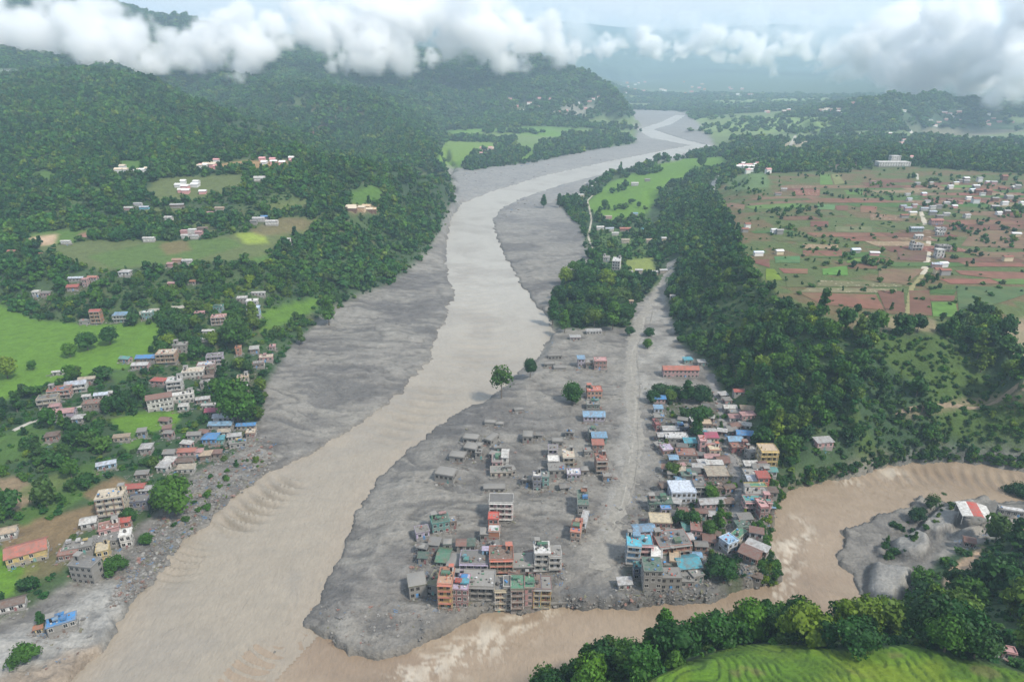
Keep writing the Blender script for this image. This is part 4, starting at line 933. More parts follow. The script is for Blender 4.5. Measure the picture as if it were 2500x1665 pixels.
rows('A', 'among the cream ruins', [
 (1010,740,11.5,6,1.0,4,'beige','open','mud','low cream ruin with broken walls at the foot of the green-roofed house',dict(frame='grey',tower=False,tarps=('grey',))),
 (955,655,4.8,8,1.6,2,'pink','open','mud','narrow pink house half under green sheets in the cream ruins',dict(tower=False,tarps=('green','green'))),
 (1040,640,3.2,7,2.2,-4,'white','shed','white','narrow white wall block beside the green sheets in the ruins',dict()),
 (1125,722,4,4,1.1,20,'grey','open','mud','small broken grey room at the right of the cream ruin',dict(tower=False)),
 (1575,642,5.8,5.5,1.5,0,'white','flat','white','white box house with a clean white roof in the tall ruin cluster',dict(tower=False,tank=False)),
 (1570,520,5,5,1.6,0,'lilac','open','mud','lilac house with bare columns at the back of the tall ruin cluster',dict(bal=True)),
 (1610,745,8.5,7,1.4,0,'mud','open','mud','grey gutted house at the front of the tall ruin cluster',dict(frame='grey',tower=False)),
 (1740,640,6,8,2.2,0,'beige','open','beige','cream skeleton house with standing columns in the tall ruin cluster',dict(bal=True,cols='cream',frame='cream')),
 (1795,772,6.6,4.5,1.2,0,'lilac','flat','pwhite','lilac house with a dented pale roof right of the ruin cluster',dict(tank=False,tower=False)),
 (1395,880,4,4.5,2.6,0,'navy','flat','white','dark blue house with a white roof box left of the ruin cluster',dict(tower='white')),
 (1490,865,3.2,4.5,2.3,0,'teal','open','mud','narrow teal house touching the dark blue house',dict(tower=False))])
rows('A', 'in the column of blue and red roofs', [
 (2075,385,8,5.5,1.5,0,'teal','shed','lblue','blue-roofed teal house below the big pale blue roof',dict()),
 (2000,330,4,7,1.7,0,'dgreen','open','mud','dark green house left of the small blue roof in the column',dict(tarps=('green',))),
 (2060,470,6,5,1.6,0,'brick','shed','salmon','brick house with a bright red roof edge in the middle of the column',dict()),
 (1950,520,4,4,1.2,10,'mud','open','mud','grey wreck at the left of the red roof edge in the column',dict(tower=False)),
 (2095,700,5.8,7,2.6,0,'rust','flat','brick','reddish brown three-storey house at the lower end of the column',dict(bal=True,frame='beige')),
 (2165,790,4.5,4,1.0,0,'brown','open','mud','low brown wreck at the bottom right of the column',dict(tower=False)),
 (1000,1215,11,7,3.3,-2,'pink','flat','dgrey','tall pink and white house with balconies alone in the grey mud',dict(bal=True,frame='white',slab='white',tower=False,tank=False,clean=True)),
 (918,1330,4.6,5,2.2,0,'red','flat','red','bright red narrow house in front of the pink balcony house',dict(tower=False,tank=False,slab='red')),
 (925,1440,4.8,4.6,1.7,0,'orange','flat','pwhite','orange-fronted house with a pale roof below the bright red house',dict(tower=False)),
 (820,1440,4.0,5,1.2,0,'mud','open','mud','grey wall fragments left of the orange-fronted house',MU),
 (150,1420,6,5,1.3,18,'lilac','open','mud','pale grey half-sunk house left of the teal house',dict(frame='white',tower=False)),
 (345,1345,8.0,6,1.9,14,'teal','open','dgreen','teal house with a green stair tower alone near the main river',dict(tower='green',tarps=('green','pink'))),
 (475,1305,3.8,4,1.4,14,'brown','open','mud','small brown and white annex on the right of the teal house',dict(tower=False)),
 (1895,1175,5.0,12,2.4,-4,'grey','open','dgreen','long grey house with an orange rooftop wall beside the mud road',dict(tower='salmon',tank=True,tarps=('orange','blue'))),
 (1815,1440,4.4,9,1.6,-10,'peach','open','salmon','peach and red terraced house at the lower end of the roadside pair',dict(tarps=('salmon','peach','green'),tower=False)),
 (1895,1340,2.2,8,1.7,-14,'bwhite','shed','pwhite','thin pale wall house between the orange-walled and the peach houses',dict())])
rows('B', 'in the front block', [
 (520,545,5,9,.9,-6,'dgreen','gable','green','low house under dark green tin at the back left of the front block',dict()),
 (680,612,7,9,.9,-3,'mud','flat','mud','flat mud-covered house at the back left of the front block',MU),
 (935,622,12,8,1.7,0,'lilac','open','dgrey','wide lilac-grey house with blue rooms on its roof, front block',dict(bal=True,tower='lblue',tarps=('teal','cyan'),slab='lilac')),
 (1275,640,9.8,8.5,2.5,0,'olive','flat','brown','house with an orange roof band and stair tower in the front block',dict(bal=True,tower='orange',slab='salmon',frame='beige',tank=True)),
 (1555,642,8.4,9,1.3,0,'dgrey','open','mud','dark gutted house between the orange-banded and the white house',dict(frame='grey',tower=False)),
 (1785,605,6.4,7,3.3,0,'white','open','pwhite','tall white house with a green heap on its roof, front block',dict(bal=True,tower='white',tarps=('green','green'))),
 (1960,615,5.4,7,2.6,0,'pwhite','open','mud','pale grey house joined to the right of the tall white house',dict(bal=True)),
 (215,935,7,8,1.9,12,'mud','open','olive','collapsed grey-green house at the left end of the front row',MU),
 (390,900,5,9,1.6,-18,'mud','open','olive','grey ruin with white roof beams beside the yellow house',dict(tower='orange',frame='grey')),
 (565,1062,5.6,9,4.1,-3,'yellow','flat','peach','tall yellow and orange house with a white roof room at the waterfront',dict(slab='salmon',tower='white',bal=True,frame='peach',tarps=('green','orange'))),
 (745,1062,6.6,9,3.0,-3,'maroon','open','lilac','maroon house with blue tarpaulins right of the tall yellow house',dict(tarps=('blue','red','cyan'),tower='navy')),
 (985,962,12.6,9.5,2.3,-2,'dgrey','flat','grey','wide house with a bare grey roof and dark front at the waterfront',dict(slab='grey',tower=False,tank=False,bal=True,frame='grey')),
 (1262,1105,4.6,8,3.4,0,'peach','flat','dgrey','peach end house of the waterfront terrace with water tanks on top',dict(bal=True,slab='cream',tank=True,tower=False)),
 (1352,1150,2.8,6,4.6,0,'white','flat','dgrey','narrow white house in the waterfront terrace reaching lowest to the river',dict(tower=False,tank=False,win=2)),
 (1480,1100,5.2,8,3.5,0,'rust','flat','green','rust-red house under a green roof in the waterfront terrace',dict(bal=True,tarps=('green',),tower=False,slab='brown')),
 (1640,1085,3.8,8,3.5,0,'pink','flat','green','pink house in the middle right of the waterfront terrace',dict(bal=False,tarps=('green',),tower='salmon')),
 (1722,1080,3.0,8,3.4,0,'navy','open','brown','navy and yellow house with a red roof room in the waterfront terrace',dict(bal=True,frame='yellow',tower='red')),
 (1832,1062,4.0,7,3.1,0,'maroon','open','mud','maroon end house of the waterfront terrace with yellow windows',dict(bal=True,frame='yellow',tower=False)),
 (2030,1062,8,10,.7,10,'dgrey','flat','grey','slumped grey concrete slab at the right end of the waterfront',MU),
 (1200,1130,2.6,6,1.5,0,'grey','flat','mud','low grey shed wedged against the peach end house',MU)])
rows('C', 'in the upper mud field', [
 (465,972,4.8,5,2.2,0,'lilac','shed','lblue','lilac house with a light blue roof at the left of the brown block',dict()),
 (545,980,5,5,1.4,0,'brown','open','mud','low brown middle section of the long block in upper mud',dict(tower=False)),
 (650,992,8.6,6,2.2,0,'rust','flat','pink','brick-brown house with a pale parapet, right of the long block',dict(slab='pink',tower=False)),
 (592,1275,9.5,7,1.9,0,'peach','flat','salmon','peach house with a flat red-edged roof beside a round dark tree',dict(slab='salmon',tower='dgreen',tank=True)),
 (580,1375,8,5,1.2,0,'dgreen','open','mud','dark green wreck between the peach house and the big blue roof',dict(tarps=('green','teal'))),
 (590,1500,12.5,7,1.4,0,'lilac','gable','lblue','house under the biggest light blue roof in the mud field',dict()),
 (1420,1062,24,7,1.9,0,'pink','gable','salmon','long school-like building under one bright red tin roof behind trees',dict(bal=False)),
 (590,650,12,4,.8,6,'white','shed','pwhite','long white metal roof just below the grove by the river',dict()),
 (410,704,8,4,.7,0,'pink','shed','pwhite','low pinkish shed left of the long white metal roof',dict()),
 (218,882,10,4,.6,2,'mud','flat','mud','upper one of three buried roofs near the water line',MU),
 (165,960,7.5,4,.6,2,'mud','flat','mud','left one of three buried roofs near the water line',MU),
 (262,992,8.5,4,.5,2,'mud','open','mud','lowest of three buried roofs near the water line',MU),
 (1212,1328,7.5,5,1.4,0,'pink','gable','blue','small house under a crumpled bright blue sheet by the road',dict()),
 (1205,1415,5,4,1.2,0,'bwhite','shed','lblue','little pale blue shed below the crumpled bright blue roof',dict()),
 (945,362,3.4,3,.9,0,'orange','gable','tan','tiny orange hut at the top of the mud road',dict()),
 (1492,935,6,4,1.0,10,'teal','shed','cyan','teal shed behind the long red-roofed building',dict()),
 (1340,318,4,3,1.1,0,'white','gable','white','tiny white house in the wood right of the mud road',dict()),
 (1620,960,5,4,1.0,0,'grey','shed','pwhite','grey shed at the right end of the long red roof',dict())])
rows('E', 'in the right-hand town', [
 (1195,455,6.5,4,.9,0,'white','gable','red','small white house with a red tin roof below the cliff wood',dict()),
 (1050,495,5,4,1.1,15,'grey','shed','pwhite',{}), (1090,545,4.5,4,1.0,10,'pink','shed','grey',{}), (1108,622,7.5,4.5,1.1,0,'grey','gable','white','grey house with a split white tin roof near the tan thatch',dict()),
 (1278,640,8,6,1.1,-8,'brown','hip','tan','house with a rounded tan thatch-like roof near the cliff',dict()),
 (1160,672,7,4.5,1.2,0,'grey','flat','grey',{}), (1280,700,8,4,1.4,8,'pink','shed','pink','pinkish house directly below the tan roof near the cliff',dict()), (1150,715,6,4,1.1,0,'white','shed','pink',{}),
 (1168,802,6,5,1.1,20,'white','gable','rust',{}), (1245,782,6.5,4,1.0,-15,'white','gable','white',{}), (1130,840,5,5,1.0,0,'dgreen','shed','grey',{}),
 (1248,895,9,5.5,1.4,-6,'lilac','gable','blue','house with the bright blue gabled roof at the cliff foot',dict()),
 (1158,945,7.5,5.5,1.2,0,'grey','gable','lblue','house with a greyish light blue roof beside the bright blue gable',dict()),
 (1200,1012,9.5,5,1.4,0,'maroon','flat','brick','maroon-fronted house below the bright blue gable',dict(slab='rust')),
 (430,705,6,5,1.0,0,'mud','open','mud','gutted grey house above the narrow dark red wall',dict(tower=False)),
 (415,800,2.6,7,1.6,8,'maroon','flat','maroon','narrow dark red wall-like house at the edge of the mud road',dict(tower=False,slab='maroon')),
 (540,832,9,5,1.1,0,'pwhite','gable','pwhite','house with a pale greenish tin roof at the mud edge',dict()),
 (655,815,7,4.5,1.2,0,'navy','open','mud','dark house buried in blue sheets behind the pale roofs',dict(tarps=('blue','lblue','teal'))),
 (595,928,12.5,6,1.5,0,'grey','flat','pwhite','broad pale flat roof facing the mud road',dict(tower=False,tank=False,slab='pwhite')),
 (860,795,9,6,1.5,0,'brown','flat','tan','house with a plain tan roof below the group of trees',dict(tower=False,tank=False)),
 (875,855,11,4,1.2,0,'pwhite','gable','pwhite','long pale corrugated roof just below the tan roof',dict()),
 (850,890,7,4,1.3,0,'teal','open','grey',dict(tarps=('cyan',))),
 (725,975,6.5,4.5,1.5,0,'teal','shed','cyan','house with a turquoise awning roof above the rusty roof',dict()),
 (690,1090,10.5,7,1.4,-4,'grey','flat','rust','wide low house with a rust-brown roof near the mud road',dict(tower=False,slab='rust')),
 (515,1030,6,6,1.2,12,'brick','open','lilac','wrecked brick house left of the wide rust-brown roof',dict(tower=False)),
 (450,960,6,4,.8,20,'mud','open','mud','splintered grey wreck at the edge of the mud road',dict(tower=False)),
 (842,1012,3.4,6,2.6,0,'pink','flat','pink','narrow tall pink house between turquoise and magenta roofs',dict(tower=False,slab='pink')),
 (930,935,6.8,5,1.7,0,'cream','shed','magenta','cream house with a magenta roof on the street side',dict()),
 (955,1060,6,5,1.8,0,'cream','flat','cream','cream stepped house below the magenta roof',dict(slab='salmon')),
 (930,1105,7.5,4,1.2,0,'pink','gable','pink','pink and white metal roof above the white stripe roof',dict()),
 (1045,1155,6,7,1.3,8,'brown','gable','rust','rusty roof on the street edge above the big beige roof',dict()),
 (955,1185,8.5,3.5,1.6,0,'white','shed','white','white strip roof directly above the big beige roof',dict()),
 (985,1295,10.5,7.5,1.5,0,'brown','shed','beige','house under the big square beige roof beside the street',dict()),
 (1005,1400,5,5,1.2,0,'brown','flat','brown','brown yard building below the big beige roof',dict(tower=False)),
 (820,1205,8,4,1.3,0,'pwhite','gable','pwhite',{}), (740,1245,9,4.5,1.2,0,'dgrey','gable','dgrey','house under dark grey roof sheets left of the beige roof',dict()),
 (618,1240,5,5,1.3,-15,'pink','gable','beige','small beige gabled house near the left yard tree',dict()),
 (715,1310,8,4,1.8,0,'dgrey','open','dgreen','dark green flat-topped house behind the great bluish white roof',dict(tarps=('teal',))),
 (655,1495,12,10,2.2,0,'bwhite','flat','bwhite','great plain bluish white square roof, largest in the town',dict(tower=False,tank=False,slab='bwhite')),
 (812,1440,6,8,2.4,0,'dgrey','flat','dgrey','dark house with white balconies beside the bluish white roof',dict(bal=True,frame='white',tower='grey')),
 (1465,1140,9,7.5,3.3,0,'cream','flat','tan','tall cream house with yellow balconies at the cliff side of town',dict(bal=True,frame='yellow',slab='yellow',tower=False)),
 (1330,1085,5,6,2.0,10,'grey','flat','grey','grey house left of the yellow-balconied house',dict()),
 (1430,1135,5,4,1.6,0,'grey','shed','white','small white roof in front of the yellow-balconied house',dict()),
 (1312,1185,7,4,1.4,0,'grey','shed','white','white sloping roof facing the street right side',dict()),
 (1400,1215,8,4,1.5,0,'grey','gable','grey',{}), (1500,1250,5,4,1.4,0,'pwhite','gable','teal','teal-edged shed on the very rim above the brown river',dict()),
 (1370,1295,13,6,1.5,0,'grey','flat','grey','wide bare grey flat roof on the right side of the street',dict()),
 (1330,1350,6,4,1.7,0,'pwhite','shed','bwhite',{}), (1418,1350,5.5,5,2.2,0,'red','shed','red','red-roofed house with an orange front above the river rim',dict(slab='orange')),
 (1345,1400,10,3,1.5,0,'yellow','flat','green','house with a yellow and green parapet right of the street',dict(tower=False)),
 (1355,1480,11,5.5,1.6,0,'grey','flat','grey','grey roof with a white shed corner above the pink row',dict(tower='white',tank=True)),
 (1365,1565,12.5,5,1.8,0,'pink','flat','teal','long pink-fronted row right of the street bottom',dict(slab='pink',bal=True))])
rows('G', 'in the lower right town', [
 (770,475,11,6,1.6,0,'dgreen','open','dgreen','grey-green stepped house with green roof heaps by the mud road',dict(tarps=('dgreen','green','grey'),tower='brick')),
 (820,520,4.5,4,1.4,0,'lilac','flat','blue','tiny house with a bright blue patch roof',dict(tower=False,tank=False)),
 (760,700,9.8,7,1.8,-6,'maroon','flat','cream','house with the large cream roof and a red left edge',dict(tower=False,tank=False,slab='cream')),
 (575,800,9.5,5,1.7,4,'lilac','gable','lblue','house with light blue corrugated roof left of the cream roof',dict()),
 (440,1075,5.8,8,3.2,-6,'lblue','open','cyan','blue and white ornate house with a turquoise roof at the mud edge',dict(bal=True,tower='white',tarps=('lblue',))),
 (590,1055,5.4,7,3.0,-2,'pink','flat','cyan','pink and red balconied house joined to the ornate blue house',dict(bal=True,tower=False,frame='white',cols='magenta',slab='pink')),
 (935,1025,14,10,2.6,10,'salmon','open','dgrey','large red-fronted house with a dark roof in the lower town',dict(bal=True,frame='peach',tower='brown',tarps=('rust','green'))),
 (705,1155,4.4,7,2.4,-12,'pwhite','flat','white','narrow house with a plain white roof at the town front',dict(tower=False,tank=False)),
 (675,1375,7.4,8,3.6,0,'grey','open','dgreen','tall bare grey house with a green roof garden at the town front',dict(tower=False,frame='white')),
 (520,1235,4.6,4,1.8,0,'navy','flat','teal','navy shop house with a white line left of the tall grey house',dict(tower=False)),
 (920,1170,4.2,7,1.9,-10,'tan','flat','tan','narrow tan-roofed house left of the bright blue roof',dict(tower='orange',tank=False)),
 (825,1190,4.4,6,1.5,0,'dgreen','flat','dgrey','low dark roof between the white and the tan roofs',dict(tower=False,tank=False)),
 (1100,1215,9.5,8,1.5,8,'grey','gable','cyan','house under the bright cyan-blue sheet nearest the river bank',dict()),
 (880,1355,8.6,6,2.0,0,'mud','open','mud','grey gutted house row at the bank below the tan roof',dict(frame='grey')),
 (1070,1330,5.5,5,1.0,0,'mud','open','mud','roofless grey room below the cyan-blue sheet',dict(tower=False)),
 (1200,1290,5,5,1.2,20,'mud','open','grey','small grey ruin right below the cyan-blue sheet',dict(tower=False)),
 (360,1362,5.4,3.6,1.0,4,'pwhite','shed','pwhite','lone hut with a pinkish white roof on the mud bank',dict()),
 (1165,790,4.6,9,1.7,-12,'pink','flat','rust','narrow pink and red house beside the green town trees',dict(tower='salmon')),
 (1080,745,4,5,1.0,0,'teal','shed','teal','green tarpaulin shed behind the large dark roof',dict()),
 (1370,460,13,4.5,1.4,4,'pink','gable','pwhite','long house with pinkish white tin roof among town trees',dict()),
 (1590,935,6,5.5,1.8,32,'bwhite','flat','lblue','slanted house with a blue-grey roof at the street end',dict(tower=False)),
 (1690,820,9,4,1.4,40,'beige','open','green','thin green-roofed row along the river rim',dict(tower=False)),
 (1760,1060,8,7,1.3,-38,'brick','gable','rust','rusty shed tilting on the eroded river rim',dict()),
 (1850,965,9,4,1.2,-38,'brown','shed','pwhite','white-edged long roof behind the tilting rusty shed',dict()),
 (1830,1270,6,4,.9,-25,'brown','gable','brown','brown shack closest to the rapids on the eroded point',dict()),
 (1720,720,6,5,1.2,5,'dgreen','open','dgreen','low dark green flat house right of the street end',dict(tower=False)),
 (1745,630,6,4,1.2,5,'grey','shed','grey',{}), (1950,560,4.2,7,2.2,5,'maroon','flat','pink','red-walled narrow house on the rim above the brown river',dict(tower=False))])
rows('H', 'in the left village', [
 (620,762,7.2,5,3.3,8,'orange','gable','red','tall orange house with a small red roof above the bright paddies',dict(bal=True,frame='cream')),
 (545,765,8,4,.9,8,'grey','flat','grey','low grey shed left of the tall orange house',dict(tower=False)),
 (770,752,9.5,6,1.9,8,'white','shed','lblue','white house with light blue roof right of the tall orange house',dict(bal=True)),
 (940,732,7.5,5,1.7,5,'teal','flat','white','teal and white house at the upper right corner of the paddies',dict(tower=False)),
 (465,552,8.5,6,1.1,8,'brick','gable','red','house with the dark red gable in the woods above the paddies',dict()),
 (485,492,11,3.5,1.0,6,'grey','gable','bwhite','long silver roof beside the red roofs in the upper woods',dict()),
 (590,490,7,4,1.1,0,'pink','gable','salmon','salmon roof at the right end of the silver roof in the woods',dict()),
 (545,525,4,4,2.0,0,'pink','flat','pink','pink two-storey house between the red roofs in the woods',dict(tower=False)),
 (230,590,5,4,1.4,5,'white','flat','white','white hut with a broken front, far left in the woods',dict(tower=False)), (290,590,7,4,1.1,5,'pink','shed','grey','pinkish shed beside the broken white hut, far left',dict()),
 (795,465,8.5,6,1.5,5,'pwhite','hip','pwhite','pale hip-roofed house in the woods above the village road',dict()),
 (85,335,9,5,1.5,0,'pink','gable','salmon','salmon-roofed house at the far left upper edge of the woods',dict()), (265,345,4.5,4,1.2,0,'pink','gable','salmon','tiny salmon roof right of the far left upper house',dict()),
 (1095,530,5,4,1.2,0,'pink','gable','pink','small pinkish house deep in the wood, centre left',dict()), (1230,510,4,3,.9,0,'orange','gable','orange','tiny orange roof deep in the wood, centre left',dict()),
 (1400,772,10.5,7,2.2,14,'peach','flat','pink','pale peach house with a busy roof beside the dark wood',dict(bal=True)),
 (1395,690,7,5,1.6,10,'teal','flat','dgreen','green-roofed house behind the pale peach house',dict(tarps=('green',))), (1275,722,7,4,1.3,10,'pink','flat','pink','low pinkish annex left of the pale peach house',dict(tower=False)),
 (1620,722,9.5,6,2.6,8,'lblue','flat','bwhite','sky blue three-storey house on the terrace above the mudflat',dict(bal=True,frame='white')),
 (1610,655,9,6,1.7,10,'pwhite','flat','white',dict(place='behind the sky blue house')), (1545,630,8,6,1.4,10,'grey','flat','pwhite',dict(place='behind the sky blue house')), (1650,585,11,2.5,1.0,6,'white','shed','white','thin white roof line above the sky blue house',dict()),
 (1065,1020,12,8,2.5,8,'peach','flat','beige','large peach house beside the blue sheet roof in the village',dict(bal=True,frame='cream')),
 (1150,945,9,6,1.8,8,'grey','flat','grey','grey flat-roofed house behind the large peach house',dict()),
 (930,1012,12,6,1.2,5,'brown','gable','blue','village house under the long bright blue sheet roof',dict()),
 (895,1055,10,5,1.1,5,'pink','gable','pwhite','whitish sheds in front of the long blue sheet roof',dict()), (795,1010,7,4,1.0,-10,'pink','gable','teal','small teal roof at the left of the long blue sheet roof',dict()),
 (1375,1022,10.5,6,2.0,14,'lilac','flat','dgrey','dark-roofed house upmost in the village centre row',dict(bal=True)),
 (1320,1072,11,6,1.8,14,'maroon','flat','pwhite','pale-roofed house with dark red front in the centre row',dict(bal=True)),
 (1235,1112,13,7,1.6,14,'white','flat','beige','broad cream-white roof in the middle of the village',dict(tower='white')),
 (1350,1105,5,6,2.0,14,'brown','flat','brown','brown house right of the broad cream-white roof',dict()),
 (1120,1200,8.5,7,2.5,14,'pwhite','flat','pwhite','pale house with dark windows below the broad cream-white roof',dict(bal=True)),
 (1005,1160,9,5,1.3,-10,'pink','hip','red','house with a faded red hipped roof in the village centre',dict()),
 (1030,1315,13.5,7,2.7,24,'white','gable','rust','long white school-like house with rows of windows, rusty roof',dict(win=6)),
 (1165,1262,13.5,4.5,1.6,18,'white','flat','white','curved bright white house right of the long white one',dict(tower='white')),
 (1300,1272,7.5,4,1.1,18,'rust','gable','pwhite','silver corrugated shed beside the big riverside tree',dict()), (1345,1302,10,2,.8,10,'white','shed','white','thin white wall roof below the silver corrugated shed',dict()),
 (1320,1180,7,5,1.5,14,'grey','flat','grey',{}), (1335,1140,6,4,1.4,14,'brown','gable','brown',{}),
 (385,1238,12,6,1.8,18,'salmon','flat','brown','long salmon-fronted row house on the lane below the paddies',dict(bal=True)),
 (490,1200,11,6,1.8,18,'white','gable','bwhite','house with a big bluish white roof right of the salmon row',dict(bal=True)),
 (310,1290,10.5,6,1.7,18,'cream','flat','dgrey','dark-roofed house at the left end of the lane row',dict(bal=True)),
 (560,1150,9,4,1.3,18,'grey','gable','beige','grey roof behind the big bluish white roof',dict()),
 (405,1368,11.5,6,1.3,14,'lilac','gable','pink','lilac house with a pink tin roof across the lane',dict()),
 (555,1252,4,3,1.0,14,'white','gable','white',{}), (650,1252,7,4,1.3,14,'pwhite','gable','bwhite','small bluish white roof between village trees',dict()), (720,1225,4,3,.9,14,'white','gable','white',{}),
 (495,1395,5.5,5,1.0,10,'grey','hip','pwhite','small silver roof standing alone among lower village trees',dict()), (585,1315,9,6,1.4,12,'brown','flat','brown',{}), (355,1320,5,4,1.1,14,'pink','gable','pink',{}),
 (372,1088,6,2,.8,20,'white','gable','white','tiny white shelter at the edge of the bright paddies',dict()),
 (1525,965,3.8,4,2.0,10,'orange','flat','peach','small orange house on the bank above the ruins',dict(tower=False)),
 (1625,952,6,5,1.2,14,'brown','shed','white',dict(place='among the bank ruins')), (1700,1005,9,5,1.2,14,'pink','open','beige','wrecked pinkish house right at the mudflat edge',dict(tarps=('pink',))), (1650,1045,8,5,1.2,16,'brown','open','mud',dict(place='among the bank ruins')), (1740,930,4,4,1.0,10,'pink','flat','pink',dict(place='among the bank ruins')),
 (1552,1140,7,5,1.3,14,'beige','flat','tan','beige hut below the bank ruins beside a big tree',dict()),
 (1370,1352,10.5,5,1.1,8,'brown','gable','magenta','house with a dark red roof above the blue sheet roofs',dict()),
 (1425,1392,11,5,1.2,8,'white','gable','bwhite','rounded white metal roof above the blue sheet roofs',dict()),
 (1408,1440,13,5,1.1,4,'grey','gable','lblue','left of the two long blue roofs by the mudflat',dict()),
 (1572,1442,10.5,3.5,1.1,4,'tan','gable','blue','right of the two long blue roofs by the mudflat',dict()),
 (1338,1535,7.6,7,1.3,4,'blue','hip','blue','vivid blue square tent-like roof near the mudflat',dict()),
 (1400,1530,5,4,1.0,10,'teal','shed','cyan',dict(place='beside the vivid blue roof')), (1500,1510,7,4,1.1,14,'pwhite','gable','pwhite',dict(place='beside the vivid blue roof')), (1520,1550,9,4,.9,18,'grey','open','mud',dict(place='beside the vivid blue roof',tower=False,tarps=('blue','yellow'))), (1600,1490,5,5,1.1,10,'brick','open','beige',dict(place='beside the vivid blue roof')), (1430,1480,6,4,1.0,6,'white','gable','beige',dict(place='beside the vivid blue roof')), (1240,1500,7,4,1.0,6,'grey','gable','grey',dict(place='beside the vivid blue roof'))])
rows('H', 'on the upper left terrace', [
 (950,240,10,4,1.2,5,'white','gable','white','white roofed farm alone on the upper terrace fields',dict()),
 (1175,200,6,5,1.6,5,'pink','flat','pink',{}), (1225,195,7,5,1.7,5,'white','flat','white',{}), (1270,205,6,5,1.4,5,'pink','gable','pink',{}), (1180,220,6,4,1.1,5,'white','gable','white',{}), (1240,222,7,4,1.1,5,'white','gable','pwhite',{}), (1290,180,9,5,1.5,5,'brown','flat','brown',{}),
 (1650,112,11,5,1.2,5,'pwhite','gable','pwhite',{}), (1690,100,7,4,1.2,5,'navy','gable','blue','blue-roofed house in the upper right terrace hamlet',dict()), (1735,135,12,5,1.4,5,'white','gable','white','big white roof in the upper right terrace hamlet',dict()), (1620,130,6,4,1.2,5,'grey','gable','grey',{}),
 (1075,112,7,5,1.5,0,'white','gable','white',dict(place='in the mid-slope wood')), (920,38,9,4,1.1,0,'cyan','gable','bwhite',dict(place='in the mid-slope wood')), (820,42,9,4,1.1,0,'pink','gable','white',dict(place='in the mid-slope wood')), (1130,22,13,4,1.1,8,'brown','gable','pwhite',dict(place='in the mid-slope wood')), (880,12,8,3,1.0,0,'pwhite','gable','pwhite',dict(place='in the mid-slope wood')), (1340,75,6,4,1.2,0,'pink','gable','pink',dict(place='in the mid-slope wood')), (1400,40,9,4,1.0,0,'tan','gable','tan',dict(place='in the mid-slope wood')), (1835,245,5,4,1.2,0,'white','gable','white',dict(place='in the riverside wood')), (1330,830,8,3,1.0,5,'white','gable','white','low white roof in the dark wood gap above the village',dict()), (1310,880,9,2,.8,5,'pwhite','shed','pwhite','thin pale roof line below the low white roof gap',dict()),
 (1090,405,5,4,1.2,5,'pink','gable','pink',dict(place='on the terrace rim')), (1130,380,7,4,1.2,5,'peach','gable','peach',dict(place='on the terrace rim')), (1195,382,8,4,1.1,5,'white','gable','white',dict(place='on the terrace rim')), (420,255,8,3,1.0,5,'white','gable','white',dict(place='on the terrace rim'))], detail=False)
